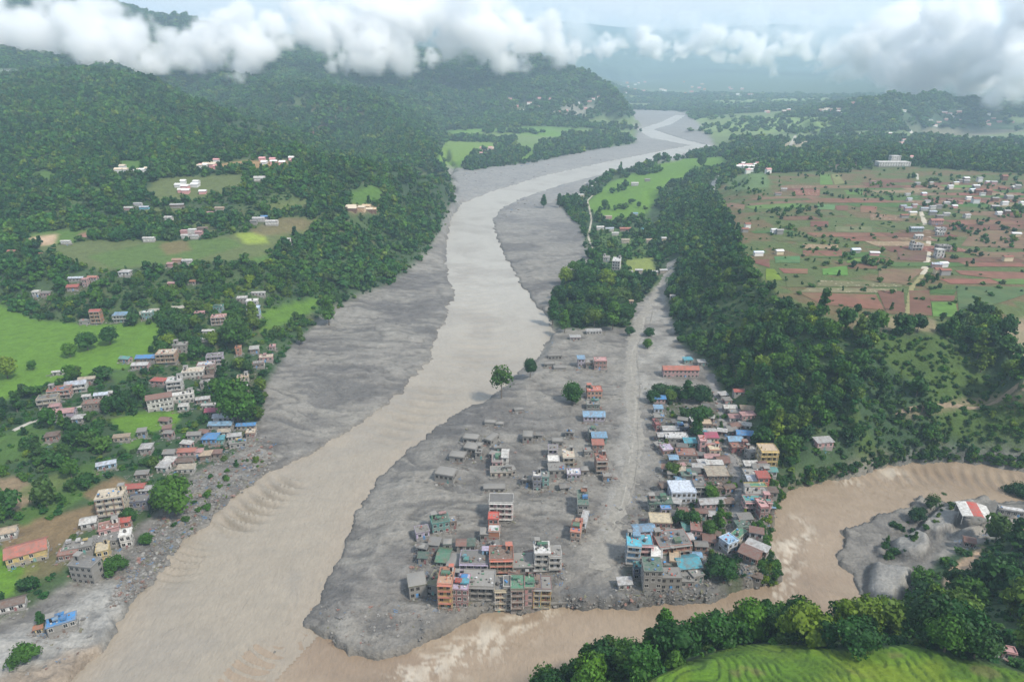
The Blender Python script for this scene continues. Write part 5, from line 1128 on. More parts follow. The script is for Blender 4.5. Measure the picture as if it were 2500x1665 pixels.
rows('J', 'at the lower left edge', [
 (165,885,14.5,9,1.6,30,'yellow','gable','salmon','long yellow house with stepped salmon tin roofs, lower left',dict(win=4)),
 (40,752,7.5,5,1.2,22,'white','gable','tan','white hut with a brown tin roof at the left picture edge',dict()),
 (650,615,11.5,8,3.3,16,'cream','open','beige','cream and brown apartment block with many balconies, lower left',dict(bal=True,cols='brick',tower='cream')),
 (775,492,9.5,4,1.3,8,'brick','gable','red','dark red roof behind the cream apartment block',dict()), (845,500,5,4,1.2,8,'white','gable','pwhite','white roof right of the dark red roof',dict()),
 (800,575,8.5,6,1.4,12,'navy','flat','dgrey','dark flat-roofed house right of the cream apartment block',dict(tower=False)),
 (515,692,6,5,1.2,20,'pwhite','gable','white','white gabled hut above the red-roofed flooded house',dict()),
 (640,745,8,6,1.8,25,'pink','flat','rust','pink and white flooded house with a rusty roof',dict(tower='white')),
 (712,700,6.5,4,1.6,18,'salmon','gable','red','bright red roof slab of the flooded lower left house',dict()),
 (625,800,13,6,1.2,20,'grey','flat','dgrey','broad dark slab of a flooded house, lower left',dict(tower=False,tank=False)),
 (735,800,4.6,5,2.3,20,'white','flat','white','small white two-storey house end beside the mud bank',dict(tower=False)),
 (485,995,10.5,6,2.7,-6,'mud','flat','dgrey','grey concrete house with long slabs standing in lower left mud',dict(mudded=False,frame='grey',slab='grey')),
 (450,840,11,6,1.2,20,'dgrey','open','mud','rubble-roofed dark house above the grey concrete house',dict(tarps=('pwhite','yellow','white'))),
 (395,870,7,5,1.1,20,'brick','open','rust','collapsed brick shed left of the rubble-roofed house',dict(tower=False)),
 (605,885,4.6,6,2.2,24,'yellow','open','cream','narrow yellow house with a broken top at the mud bank',dict(tower='cream')),
 (75,1165,8.6,4.5,1.1,24,'white','gable','brown','white house with a brown roof half in lower left mud',dict()),
 (365,1285,9.5,5,1.5,26,'grey','open','blue','house buried in mud with crumpled blue sheets on top',dict(tarps=('blue','blue','lblue'),tower='blue')),
 (228,1292,2.4,2.2,.9,20,'yellow','gable','orange','tiny orange-yellow shelter beside the blue sheeted house',dict()),
 (1065,278,11,4,1.2,8,'pink','gable','salmon',dict(place='by the eroded left bank')), (1130,280,7,4,1.2,8,'pwhite','gable','pink',dict(place='by the eroded left bank')), (1060,330,9,4,1.0,8,'brown','gable','brown',dict(place='by the eroded left bank')), (1070,368,8.5,4,.9,8,'white','shed','beige',dict(place='by the eroded left bank')), (1185,300,5.5,5,1.3,10,'brown','hip','tan',dict(place='by the eroded left bank')),
 (840,258,5.6,5.6,1.2,10,'grey','hip','pwhite','grey pyramid-roofed hut alone among lower village trees',dict()), (618,348,8.5,3.6,1.1,24,'lblue','gable','bwhite','silver-blue long shed among lower village trees',dict()), (300,190,6,5,1.3,15,'brick','hip','brown','dark brown hut hidden in the lower left trees',dict()),
 (700,185,8,3,.9,12,'tan','shed','tan','tan wall strip in the scrub above the pyramid-roofed hut',dict())])
rows('M', 'on the cliff', [(570,1215,9,5,1.5,10,'pink','shed','pwhite','pinkish house with a pale roof alone on the green cliff',dict())])
rows('K', 'by the gravel bar', [(2060,330,13,3,1.2,-16,'grey','flat','pwhite','long grey wall building at the right picture edge',dict(tower=False)),
 (2112,480,3.4,3,1.3,0,'orange','gable','orange','small orange roof at the right picture edge',dict()), (1722,565,4,4,1.0,-20,'rust','gable','rust','rusty shed below the red and white striped roof',dict()),
 (1960,1385,6,2,.8,-14,'pink','flat','pink','low pink wall ruin in the trees beside the rice terraces',dict(tower=False))])
rows('L', 'in the plateau village', [
 (1750,828,6.5,5,2.4,0,'white','flat','white','white tower-like house at the near end of the plateau road',dict(tower=False)),
 (1778,778,11,6,1.6,0,'grey','flat','grey','grey concrete building right of the plateau road bend',dict(bal=True)),
 (1585,772,9,6,1.8,0,'white','flat','pwhite','white house with dark windows left of the plateau road',dict(bal=True)),
 (1600,692,7,4,1.2,0,'white','gable','white',{}), (1755,668,7,4,1.3,0,'white','flat','white',{}), (1760,642,9,5,1.3,0,'pwhite','flat','pwhite',{}),
 (1730,590,12,6,1.6,0,'pink','gable','salmon','pink-roofed long house beside the plateau road',dict()), (1585,642,12,5,1.4,0,'teal','gable','bwhite',{}),
 (1425,170,50,16,2.2,0,'white','flat','white','big white institution complex standing above the plateau fields',dict(win=12,tower=False,tank=False)),
 (1428,158,15,10,4.6,0,'white','flat','white','square white tower block behind the big white complex',dict(tower=False,tank=False,win=4))])
small = [(1520,385),(1535,420),(1490,470),(1522,492),(1570,470),(1640,490),(1700,482),(1742,476),(1800,446),(1822,430),(1700,520),(1752,542),(1800,528),(1950,545),(2150,472),(2140,302),(1900,282),(1942,292),(2010,322),(1690,302),(1590,302),(1272,292),(630,346),(590,378),(1940,158),(1730,897),(1782,893),(1742,947),(1792,952),(560,652),(602,657),(352,642),(372,612),(450,812),(1150,792),(1282,812),(602,802),(2242,852),(2302,672),(2350,452),(1860,470),(1900,440),(2060,380),(2200,340),(2240,400),(2180,520),(1960,410),(2290,330),(2100,300),(1660,440),(1560,520),(1500,540),(1640,380),(1830,330),(2150,420),(2220,450),(1870,300),(1990,350)]
rq = random.Random(4)
rows('L', 'on the plateau', [(x, y, rq.uniform(5,8), rq.uniform(3.5,5), rq.choice((1.0,1.1,1.4)), rq.uniform(-8,8), rq.choice(('white','pwhite','pink','grey','cream','brown')), 'gable', rq.choice(('pwhite','bwhite','pwhite','rust','grey','white'))) for x, y in small[:26]], detail=False)
rows('L', 'on the plateau', [(x, y, rq.uniform(5,8), rq.uniform(3.5,5), rq.choice((1.0,1.1,1.4)), rq.uniform(-8,8), rq.choice(('white','pwhite','pink','grey','cream','brown')), 'gable', rq.choice(('pwhite','bwhite','pwhite','rust','grey','white'))) for x, y in small[26:]], detail=None)
rows('N', 'in the valley-floor hamlet', [(1960,1188,12,6,1.6,0,'pwhite','gable','white'),(2040,1160,9,5,1.3,0,'grey','gable','grey'),(1740,1470,9,5,1.3,5,'white','gable','white'),(1800,1478,10,5,1.2,5,'white','gable','bwhite'),(1900,1480,14,5,1.3,0,'brick','gable','salmon'),(1790,1400,10,6,1.3,0,'pink','flat','beige'),(1960,1378,8,4,1.1,0,'bwhite','gable','lblue'),(1835,1505,8,4,1.1,0,'white','gable','white'),(1900,1555,9,5,1.4,0,'beige','gable','beige'),(2060,1555,10,5,1.4,0,'beige','gable','tan'),(2150,1560,7,6,2.5,0,'cream','flat','white'),(1610,1262,14,7,1.5,10,'beige','flat','white'),(1700,1205,9,5,1.3,0,'pink','gable','white'),(1650,1185,7,4,1.1,0,'white','gable','white'),(2010,1480,6,4,1.1,0,'white','gable','cyan')], detail=False)
house(1503,662,8,15,3.4,-14,'white','flat','pwhite','',label='white multi-storey house with balconies beside the valley-floor road', bal=True)
house(1480,640,7,8,1.5,-10,'pwhite','flat','grey','',label='pale low house left of the white multi-storey house')
for x, y in ((1535,672),(1560,668),(1620,668),(1597,672)): house(x, y, 7, 4, 1.1, 0, 'beige', 'gable', 'pwhite', 'above the grove', detail=False)
# striped canopy roof
def canopy():
    P = hit(2390, 1282); P = np.array([P[0], P[1]]); z0 = hz(*P)
    o = bpy.data.objects.new('market_canopy', None); COL.objects.link(o); o.location = (P[0], P[1]+5, z0); o.rotation_euler = (0, 0, R(-17))
    o['label'] = 'large open shed with red and white striped roof beside the gravel bar'; o['category'] = 'shed'; KEEPOUT.append((P[0], P[1]+5, 9))
    W_, D_, H_ = 13.0, 12.0, 4.2
    for k, c in enumerate(('white', 'red', 'white')):
        x0, x1 = -W_/2+W_*k/3, -W_/2+W_*(k+1)/3; V, Fc = [], []; n = 4
        for j in range(n+1):
            x = x0+(x1-x0)*j/n; z = H_+1.1*(1-(abs(x)/(W_/2))**1.6)
            V += [(x,-D_/2,z),(x,D_/2,z),(x,-D_/2,z+.1),(x,D_/2,z+.1)]
        for j in range(n):
            a = j*4; Fc += [(a+2,a+6,a+7,a+3),(a,a+1,a+5,a+4),(a,a+4,a+6,a+2),(a+1,a+3,a+7,a+5)]
        Fc += [(0,2,3,1),(4*n,4*n+1,4*n+3,4*n+2)]
        q = link('roof_panel', mesh_from('roof_panel', V, Fc, paintm(c, 'sheet')), o); q['label'] = f'{c} stripe of the canopy roof'
    for sx in (-1, 1):
        for sy in (-1, 0, 1): bx('post', paintm('white', 'trim'), (sx*W_*.46-.12, sx*W_*.46+.12, sy*D_*.45-.12, sy*D_*.45+.12, -.5, H_), parent=o)
    bx('back_wall', paintm('grey', 'wall'), (-W_*.46, W_*.46, D_*.43, D_*.45, -.5, 2.6), parent=o)
canopy()
rh = random.Random(12)
def fill(poly, n, place, wmin, wmax, roofs, walls, mud=False):
    k = 0; tries = 0; xs = [p[0] for p in poly]; ys = [p[1] for p in poly]
    while k < n and tries < 4000:
        tries += 1; x, y = rh.uniform(min(xs), max(xs)), rh.uniform(min(ys), max(ys))
        if not inpoly(np.array([x]), np.array([y]), poly)[0]: continue
        P = hit(x*K, y*K); w_ = rh.uniform(wmin, wmax); d_ = rh.uniform(3, 4.6)
        if P[2] < -.5 or any((P[0]-a)**2+(P[1]+d_/2-b)**2 < (c*.72+w_*.38)**2 for a, b, c in KEEPOUT): continue
        rc = rh.choice(roofs); house(x*K, y*K, w_, d_, rh.uniform(.7, 1.4), rh.uniform(-18, 18), rh.choice(walls), 'open' if mud and rh.random() < .6 else rh.choice(('gable', 'shed')), rc, place, mudded=mud and rh.random() < .5, tower=False, frame='grey'); k += 1
    print('filled', k, place)
fill([(1510,1000),(1640,940),(1760,1080),(1780,1160),(1745,1240),(1620,1330),(1460,1330),(1530,1100)], 46, 'squeezed between the town houses', 3.6, 5.6, ('rust','grey','pwhite','rust','dgrey','lblue','brown','pink'), ('brown','grey','pink','pwhite','brick'))
fill([(950,1260),(1060,1250),(1300,1290),(1300,1400),(940,1360)], 12, 'wrecked within the front block', 3.5, 5, ('mud','dgrey','rust','dgreen'), ('mud','dgrey','brown'), True)
fill([(1040,980),(1420,980),(1420,1130),(1060,1130)], 9, 'sunk in the central mud', 3.2, 5, ('mud','mud','brown'), ('mud','dgrey'), True)
fill([(380,900),(600,850),(590,1000),(420,1100),(280,1100)], 14, 'hidden among left village trees', 4, 6.5, ('pwhite','rust','grey','white','salmon'), ('grey','pink','brown','white'))
# hamlets too far away to show more than walls and roof
rh = random.Random(12)
def hamlet(n, x0, x1, y0, y1, place, cols, roofs, wmin=7, wmax=13, fl=(1.2, 2.2)):
    for _ in range(n):
        house(rh.uniform(x0, x1)*K, rh.uniform(y0, y1)*K, rh.uniform(wmin, wmax), rh.uniform(5, 8), rh.uniform(*fl), rh.uniform(-10, 10), rh.choice(cols), 'gable', rh.choice(roofs), place, detail=None)
hamlet(9, 430,500,372,392,'in the hamlet by the tan field on the left slope',('pwhite','pink'),('white','beige','pink'),5,8,(1,1.4))
hamlet(8, 405,470,425,450,'in the hamlet on the small hill of the left slope',('pwhite','pink'),('white','pwhite'),5,8,(1,1.4))
hamlet(7, 270,340,388,402,'along the field edge of the left slope',('pwhite',),('white','beige'),5,8,(1,1.3))
hamlet(7, 585,680,368,380,'right of the tan field on the left slope',('pwhite','pink'),('pink','white'),5,8,(1,1.3))
house(597*K, 418*K, 12, 7, 1.3, 10, 'white', 'gable', 'white', '', label='large white gabled building standing out on the left slope', detail=False)
hamlet(7, 800,875,480,490,'on the tan clearing above the river wood',('tan','brown'),('tan','beige'),5,9,(.9,1.1))
hamlet(16, 1100,1180,340,362,'in the wooded hamlet at the meadow beyond the bend',('white','pink','beige'),('pink','beige','rust'),8,13)
hamlet(16, 1160,1420,225,262,'on the hill beyond the meadow',('white','pink'),('white','pink'),10,18)
hamlet(34, 1420,1740,190,222,'in the far valley town',('white','pink','peach'),('white','pink','salmon'),16,30,(2,4))
hamlet(26, 1760,2060,238,262,'on the far right plain',('white','pink'),('white','pink','beige'),12,22)
hamlet(22, 1940,2340,255,300,'on the right-hand rise',('white','pink'),('white','pink','beige'),11,20)
hamlet(14, 1950,2060,310,330,'along the foot of the forested hill',('white','pink'),('white','pink'),8,14)
hamlet(22, 2040,2340,318,372,'in the right-hand woods',('white','pwhite'),('white','bwhite','pink'),8,14)
hamlet(14, 1690,1780,382,408,'beside the quarry road',('white','pwhite'),('white','pink'),7,14)
hamlet(10, 2220,2350,410,500,'in the plateau village at the right edge',('pwhite','brown','grey'),('pwhite','grey','pwhite','rust'),5,8)
finish_labels(); finish_far()
# single trees that stand out
def T(x, y, wpx, label, **k):
    P = hit(x*K, y*K); dep = P[1]*cP-(P[2]-200)*sP; r = wpx/2*K*dep/F
    k.setdefault('near', True); KEEPOUT.append((P[0], P[1], r*.6))
    return tree(P[0], P[1], r, label=label, **k)
T(1153,915,56,'tall airy tree with thin crown standing alone at the main river edge',crown=AIRY,trunk=1.35,hgt=1.15)
T(1219,868,36,'small round tree right of the tall airy tree at the river edge',trunk=1.1)
T(1316,925,52,'dark round bush-like tree alone in mud left of the peach house',trunk=.25)
gv = [(1270,748,44,'leftmost overhanging tree of the grove by the river'),(1298,765,40,'front left tree of the river grove with bare trunk'),(1330,742,40,'tree in the front middle of the river grove'),(1366,752,44,'broad tree in the front right middle of the river grove'),(1408,758,50,'large dark tree at the front right corner of the river grove'),(1436,742,40,'rightmost dark tree of the river grove beside the mud road'),
 (1285,700,40,'tree in the second row left of the river grove'),(1322,698,42,'round tree in the second row middle of the river grove'),(1375,705,46,'broad tree in the second row right of the river grove'),(1425,700,44,'tree in the second row far right of the river grove'),(1300,655,36,'topmost left tree of the river grove'),(1345,660,44,'tree at the upper middle of the river grove'),(1395,662,44,'tree at the upper right middle of the river grove'),(1435,650,40,'tree at the upper right end of the river grove'),(1320,628,34,'tree at the very back of the river grove')]
for x, y, w_, l in gv: T(x, y, w_, l, group='trees of the river grove', trunk=.9 if y > 738 else .6)
tt = [(1447,772,22,'small bushy tree on the edge of the mud road below the grove',{}),(1488,800,22,'flood-battered brown-green tree in the middle of the upper mud',dict(trunk=.4)),(1492,772,20,'flattened treetop lying in the upper mud field',dict(trunk=0)),
 (1516,912,34,'left tree of the group below the long red roof',dict(trunk=.3,hgt=.8)),(1545,915,38,'second tree of the group below the long red roof',dict(trunk=.3,hgt=.8)),(1578,925,42,'third tree of the group below the long red roof',dict(trunk=.3,hgt=.8)),(1612,925,44,'right dark tree of the group below the long red roof',dict(trunk=.3,hgt=.8)),
 (1500,925,26,'bright green small tree above the crumpled blue roof',dict(trunk=.2)),(1540,925,24,'yellowish small tree between the dark trees below the red roof',{}),(1575,965,24,'single small tree with visible trunk in the muddy yard',dict(trunk=1.1)),(1612,972,40,'upper of two big trees beside the muddy street',dict(trunk=.3)),(1600,1008,46,'lower of two big trees beside the muddy street',dict(trunk=.3)),
 (1545,1090,28,'bright tree at the left edge of the town near rusty roof',{}),(1580,1085,16,'little tree beside the rusty roof',{}),(1610,1085,16,'little tree right of the rusty roof yard',{}),(1632,1150,30,'dark round tree beside the big beige roof',{}),
 (1568,1205,32,'dark tree below the great bluish white roof',{}),(1592,1215,34,'lighter tree below the great bluish white roof',{}),(1650,1218,34,'bright tree right of the pinkish white long roof',{}),(1628,1232,30,'yellow-green bushy tree in the town yard',{}),(1655,1170,18,'small tree at the street left of the long pink roof',{}),
 (1660,1330,56,'large dark tree at the lower right end of town',dict(trunk=.4)),(1640,1310,32,'smaller tree joined to the large dark end tree',{}),(1778,1175,26,'shrubby tree on the river rim behind the street row',{}),(1768,1115,20,'green bush near the teal-edged shed on the rim',dict(trunk=.2)),
 (757,748,48,'spreading tree standing at the inner edge of the left mudflat',{}),(692,792,30,'dark small tree at the upper end of the left mudflat',{}),(545,800,70,'big dark tree above the village ruins',{}),(585,760,44,'tree behind the big dark tree above the village',{}),
 (203,805,42,'large dark tree in the middle of the bright paddies',{}),(254,792,40,'second dark tree on the bright paddies, right one',{}),(162,822,30,'smaller reddish-dark tree on the bright paddies, left one',{}),(18,870,50,'large dark tree at the left edge of the bright paddies',{}),(76,850,20,'small tree on the bright paddies near the left edge',{}),(118,735,16,'tiny tree at the top edge of the bright paddies',{}),
 (548,978,88,'huge dark green tree at the edge of the left mudflat',dict(hgt=1.15)),(520,930,44,'tree joined behind the huge tree at the mudflat',{}),(405,1185,90,'huge dark tree above the eroded rubble bank',dict(hgt=1.1)),(378,1150,44,'tree behind the huge tree above the rubble bank',{}),
 (268,1312,50,'low bushy tree beside the grey concrete house',dict(trunk=.2)),(338,1250,28,'small bright yellow-green tree alone on grey mud bank',dict(trunk=.3)),(62,1522,58,'bushy tree at the lower left corner in mud',dict(trunk=.3)),(100,1445,34,'tree left of the blue sheeted buried house',dict(trunk=.4)),(300,1200,34,'dark tree below the dark flat-roofed house',{}),
 (2338,1150,50,'tree at the right picture edge above the river bend',{}),(2140,1172,34,'airy tree at the tip of the gravel bar trees',dict(crown=AIRY)),(2105,1200,34,'low tree left of the airy tree on the gravel bar',{}),(2165,1150,18,'small bush right of the airy tree on the gravel bar',{}),
 (1250,478,20,'round tree alone at the top of the right mudflat',{}),(1286,478,22,'left tree of the pair at the top of the right mudflat',{}),(1303,475,20,'right tree of the pair at the top of the right mudflat',{}),(1452,470,16,'upper lone tree in the valley-floor paddy',{}),(1468,478,12,'lower lone tree in the valley-floor paddy',{}),(1390,480,18,'tree at the bend of the valley-floor lane',{}),(1612,385,18,'slim dark tree at the corner of the far bright field',dict(hgt=1.5))]
for x, y, w_, l, k in tt: T(x, y, w_*(1.25 if 1490 < x < 1700 else 1.08), l, **k)
# loose wreckage and stones
def debris_meshes():
    out = []; r = np.random.RandomState(77)
    for c in ('dgrey','brown','mud','grey','brown','dgrey','rust','dgrey','mud','olive','mud','dgrey','olive','grey','brown','blue'):
        V, Fc = [], []
        if r.rand() < .5:
            for _ in range(5):
                a = r.rand()*6.28; l = .8+r.rand()*1.6; px, py = r.normal(size=2)*.6; z = r.rand()*.5
                tube(V, Fc, [(px,py,z*.3),(px+math.cos(a)*l,py+math.sin(a)*l,z)], [.09,.07], 4)
        else:
            for _ in range(4):
                px, py = r.normal(size=2)*.7; s = .15+r.rand()*.45; box(V, Fc, px-s, px+s*1.2, py-s, py+s, -.1, s*.7)
        out.append(mesh_from('debris_piece', V, Fc, paintm(c, 'wreck')))
    iv, if_ = ico()
    for k in range(4):
        V = [tuple(p*(.6+.5*r.rand())*np.array([1, .9, .6])) for p in iv]; out.append(mesh_from('debris_piece', V, list(if_), paintm('grey' if k % 2 else 'mud', 'stone')))
    return out
dcol = bpy.data.collections.new('debris_sources')
for m_ in debris_meshes(): dcol.objects.link(bpy.data.objects.new('debris_piece', m_))
# ------------------------------------------------------------------ woods
rs = np.random.RandomState(11)
area = RG*RG*DLR*DTH
sp = np.maximum(6.2-1.2*sst(350,600,RG), RG*.0050)
dens = area/(sp*sp)
PX, PY, PD = proj(GX, GY, Z)
vis = (PX > -160) & (PX < 2660) & (PY < 1900) & (RG < 5200) & (RG > 100)
cl = fbm(GX, GY, 70, 3, 131); gapn = sst(.34, .46, cl)
VILL = inpoly(PX, PY, D([(-300,1500),(-300,930),(200,860),(420,760),(560,700),(740,640),(780,720),(640,830),(590,980),(420,1160),(200,1360)])).astype(np.float32)
TOWNP = inpoly(PX, PY, D([(1330,380),(1500,380),(1530,640),(1340,660)])).astype(np.float32)
wood = (1-OPEN)*(.35+.65*np.where(RG < 1400, gapn, 1))
wood *= np.where(VILL > 0, .50, 1)*np.where(SLP > 0, .22, 1)*np.where(TOWNP > 0, .45, 1)
wood = np.maximum(wood, PLAT*.005*(RG < 1800)); wood = np.maximum(wood, (PLAT > .5)*sst(.66,.72,fbm(GX,GY,45,3,141))*.3)
EB = inpoly(PX, PY, D([(2090,420),(2600,380),(2600,620),(2300,600),(2100,560)])); wood = np.maximum(wood, EB*.10)
wood *= (Z > WATER_Z+.5); wood *= np.where(inpoly(PX, PY, D([(1960,1390),(2160,1240),(2320,1230),(2320,1330),(2190,1400),(2050,1450)])), .22, 1)
pr = np.clip(dens*wood, 0, 1)*vis
ri, ti = np.nonzero(rs.rand(*pr.shape) < pr)
r_ = RR[ri]*np.exp((rs.rand(len(ri))-.5)*DLR); th = TH[ti]+(rs.rand(len(ti))-.5)*DTH
tx = r_*np.sin(th); ty = r_*np.cos(th); tz = hzs(tx, ty)
szn = fbm(tx, ty, 50, 2, 133); trad = sp[ri, ti]*(.40+.62*rs.rand(len(ri))**1.3)*(.75+.5*szn)
pl = PLAT[ri, ti] > .4; trad[pl] *= .55
vi = (VILL[ri, ti] > 0); trad[vi] *= .88
keep = np.ones(len(tx), bool)
for kx, ky, kr in KEEPOUT: keep &= (tx-kx)**2+(ty-ky)**2 > (kr+trad*.75)**2
tx, ty, tz, trad, ri, ti = tx[keep], ty[keep], tz[keep], trad[keep], ri[keep], ti[keep]
ppx, ppy, pdp = proj(tx, ty, tz)
# the trees that show largest become single objects
def zone(px, py):
    x, y = px/K, py/K
    for nme, poly, lim, what in ZONES:
        if inpoly(np.array([x]), np.array([y]), poly)[0]: return nme, lim, what
    return None, 0, None
ZONES = [
 ('in the near river-bank wood', [(1100,1800),(1100,1480),(1500,1300),(1760,1300),(1760,1800)], 54, 'river bank'),
 ('between gravel bar and rice terraces', [(1760,1800),(1760,1300),(2050,1300),(2050,1800)], 40, 'gravel bar side'),
 ('on the lower right hillside', [(2050,1800),(2050,1180),(2600,1180),(2600,1800)], 60, 'hillside'),
 ('on the lower left slope', [(-200,1800),(-200,1180),(500,1180),(500,1800)], 22, 'lower slope'),
 ('in the left village', [(-200,1180),(-200,860),(700,700),(700,1180)], 44, 'village'),
 ('at the cliff foot behind town', [(1540,1150),(1540,700),(1960,700),(1960,1150)], 44, 'cliff foot'),
 ('on the grassy river cliff', [(1960,1100),(1960,760),(2600,760),(2600,1100)], 30, 'cliff'),
]
from collections import defaultdict
score = trad/np.hypot(np.hypot(tx, ty), 200-tz)
order = np.argsort(-score); cnt = defaultdict(list); solo = np.zeros(len(tx), bool)
for i in order[:6000]:
    if not (0 < ppx[i] < 2500 and -10 < ppy[i] < 1760): continue
    z_, lim, what = zone(ppx[i], ppy[i])
    if z_ and len(cnt[z_]) < lim: cnt[z_].append(i); solo[i] = True
rt = random.Random(8)
for z_, ids in cnt.items():
    ids = sorted(ids, key=lambda i: ppy[i])
    nrow = max(1, math.ceil(len(ids)/11))
    rows = [ids[j*len(ids)//nrow:(j+1)*len(ids)//nrow] for j in range(nrow)]
    what = [w_ for n_, _, _, w_ in ZONES if n_ == z_][0]
    rn = {1: [''], 2: ['upper', 'lower'], 3: ['upper', 'middle', 'lower'], 4: ['top', 'upper middle', 'lower middle', 'bottom'], 5: ['top', 'upper', 'middle', 'lower', 'bottom'], 6: ['top', 'second', 'third', 'fourth', 'fifth', 'bottom']}[nrow]
    for rname, row in zip(rn, rows):
        row = sorted(row, key=lambda i: ppx[i])
        for k, i in enumerate(row):
            big = 'large' if trad[i] > np.median(trad[ids]) else 'smaller'
            lab = f"{big} tree {z_}, {ORD[k]}, {rname+' ' if rname else ''}row"
            if k == len(row)-1 and k > 0: lab = f"{big} tree {z_}, rightmost in the {rname} row"
            if len(lab.split()) > 16: lab = f"{big} tree {z_}, {ORD[k].replace(' from the left','')} in {rname} row"
            if len(lab.split()) > 16: lab = lab.replace(' right of the town','').replace(' lower left','').replace(' brown','')
            nr_ = score[i] > .021
            tree(tx[i], ty[i], trad[i]*(1.0 if 'near river' in z_ else 1.08), near=nr_, label=lab, group='trees '+z_, hgt=rt.uniform(.95, 1.25), trunk=.6, z=tz[i]-.2, rnd=rt)
tx, ty, tz, trad = tx[~solo], ty[~solo], tz[~solo], trad[~solo]
print('forest points', len(tx), 'solo', solo.sum())
fcol = bpy.data.collections.new('wood_crown_sources')
for c in FARC: fcol.objects.link(bpy.data.objects.new('wood_crown', c))
ncol = bpy.data.collections.new('near_crown_sources')
for c in MIDC: ncol.objects.link(bpy.data.objects.new('wood_crown', c))
def scatter(name, x, y, z, s, col, hscale=1.0, seed=3, **props):
    me = bpy.data.meshes.new(name); me.vertices.add(len(x))
    me.vertices.foreach_set('co', np.stack([x, y, z], -1).astype(np.float32).ravel())
    r = np.random.RandomState(seed)
    a = me.attributes.new('size', 'FLOAT_VECTOR', 'POINT')
    a.data.foreach_set('vector', np.stack([s, s, np.minimum(s, 7.0+.15*s)*hscale*(.75+.6*r.rand(len(x)))], -1).astype(np.float32).ravel())
    a = me.attributes.new('turn', 'FLOAT_VECTOR', 'POINT')
    rr = np.zeros((len(x), 3), np.float32); rr[:, 2] = r.rand(len(x))*6.28; rr[:, :2] = (r.rand(len(x), 2)-.5)*.15; a.data.foreach_set('vector', rr.ravel())
    g = bpy.data.node_groups.new(name, 'GeometryNodeTree')
    g.interface.new_socket('Geometry', in_out='INPUT', socket_type='NodeSocketGeometry')
    g.interface.new_socket('Geometry', in_out='OUTPUT', socket_type='NodeSocketGeometry')
    t = NT(g); gi = t.n('NodeGroupInput').outputs[0]
    ci = t.n('GeometryNodeCollectionInfo', i={'Collection': col, 'Separate Children': True, 'Reset Children': True})
    s1 = t.n('GeometryNodeInputNamedAttribute', data_type='FLOAT_VECTOR', i={'Name': 'size'}).outputs[0]
    s2 = t.n('GeometryNodeInputNamedAttribute', data_type='FLOAT_VECTOR', i={'Name': 'turn'}).outputs[0]
    ip = t.n('GeometryNodeInstanceOnPoints', i={'Points': gi, 'Instance': ci.outputs[0], 'Pick Instance': True, 'Rotation': s2, 'Scale': s1})
    t.n('NodeGroupOutput', i={0: ip.outputs[0]})
    o = link(name, me, **props); md = o.modifiers.new('scatter', 'NODES'); md.node_group = g; return o
dd = np.hypot(tx, ty); nearm = dd < 620
scatter('forest', tx[~nearm], ty[~nearm], tz[~nearm]-.3, trad[~nearm]*1.12, fcol, 1.0, 3, kind='stuff')
scatter('woodland', tx[nearm], ty[nearm], tz[nearm]-.1, trad[nearm]*1.08, ncol, 1.0, 4, kind='stuff')
# undergrowth that fills the ground between the trees
m2 = np.clip(area/(3.4**2+.00001*RG*RG)*(1-OPEN)*.8, 0, 1)*vis*(RG < 900)*(Z > WATER_Z+1)
ri, ti = np.nonzero(rs.rand(*m2.shape) < m2); n_ = len(ri)
ux = RR[ri]*np.sin(TH[ti]); uy = RR[ri]*np.cos(TH[ti]); ur = 1.0+rs.rand(n_)*1.4
kp = np.ones(n_, bool)
for kx, ky, kr in KEEPOUT: kp &= (ux-kx)**2+(uy-ky)**2 > (kr+1.0)**2
scatter('undergrowth', ux[kp], uy[kp], hzs(ux[kp], uy[kp])-.5, ur[kp], fcol, .7, 5, kind='stuff')
print('undergrowth', kp.sum())
rs = np.random.RandomState(21)
def spots(poly, n, world=False):
    xs = [p[0]*K for p in poly]; ys = [p[1]*K for p in poly]; out = []
    while len(out) < n:
        x = rs.uniform(min(xs), max(xs), 400); y = rs.uniform(min(ys), max(ys), 400)
        m = inpoly(x, y, D(poly)); out += list(zip(x[m], y[m]))
    return out[:n]
dp = []
for poly, n, s in (([(1480,930),(1660,900),(1770,1060),(1790,1160),(1740,1250),(1780,1320),(1600,1370),(1430,1360),(1440,1240),(1500,1100)], 1100, 1.0), ([(1440,1150),(1520,1100),(1520,1250),(1440,1300)], 160, 1.1),
  ([(940,1250),(1310,1250),(1300,1400),(950,1380)], 500, 1.0), ([(1280,770),(1600,830),(1500,1100),(1400,1260),(1000,1230),(1000,1000),(1200,860)], 560, .8), ([(720,1390),(1000,1380),(980,1470),(760,1500)], 140, .9),
  ([(480,1190),(640,1060),(620,1000),(560,1000),(440,1100),(330,1230),(240,1400),(330,1370)], 2300, 1.1), ([(540,800),(660,800),(600,900),(480,1010),(560,1060)], 140, 1.0), ([(0,1500),(230,1380),(230,1480),(60,1568)], 50, .9),
  ([(1060,390),(1500,350),(1200,430),(1060,440)], 90, 2.2), ([(1130,480),(1200,460),(1330,440),(1300,465),(1160,500)], 50, 2.0), ([(1300,1370),(1700,1360),(1790,1320),(1700,1375),(1300,1400)], 260, .9), ([(2230,1190),(2354,1180),(2354,1230),(2200,1260)], 60, 1.0)):
    for x, y in spots(poly, n):
        P = hit(x, y)
        if P[2] > WATER_Z+.3: dp.append((P[0], P[1], P[2]+.03, s*(.3+.8*rs.rand()**2)))
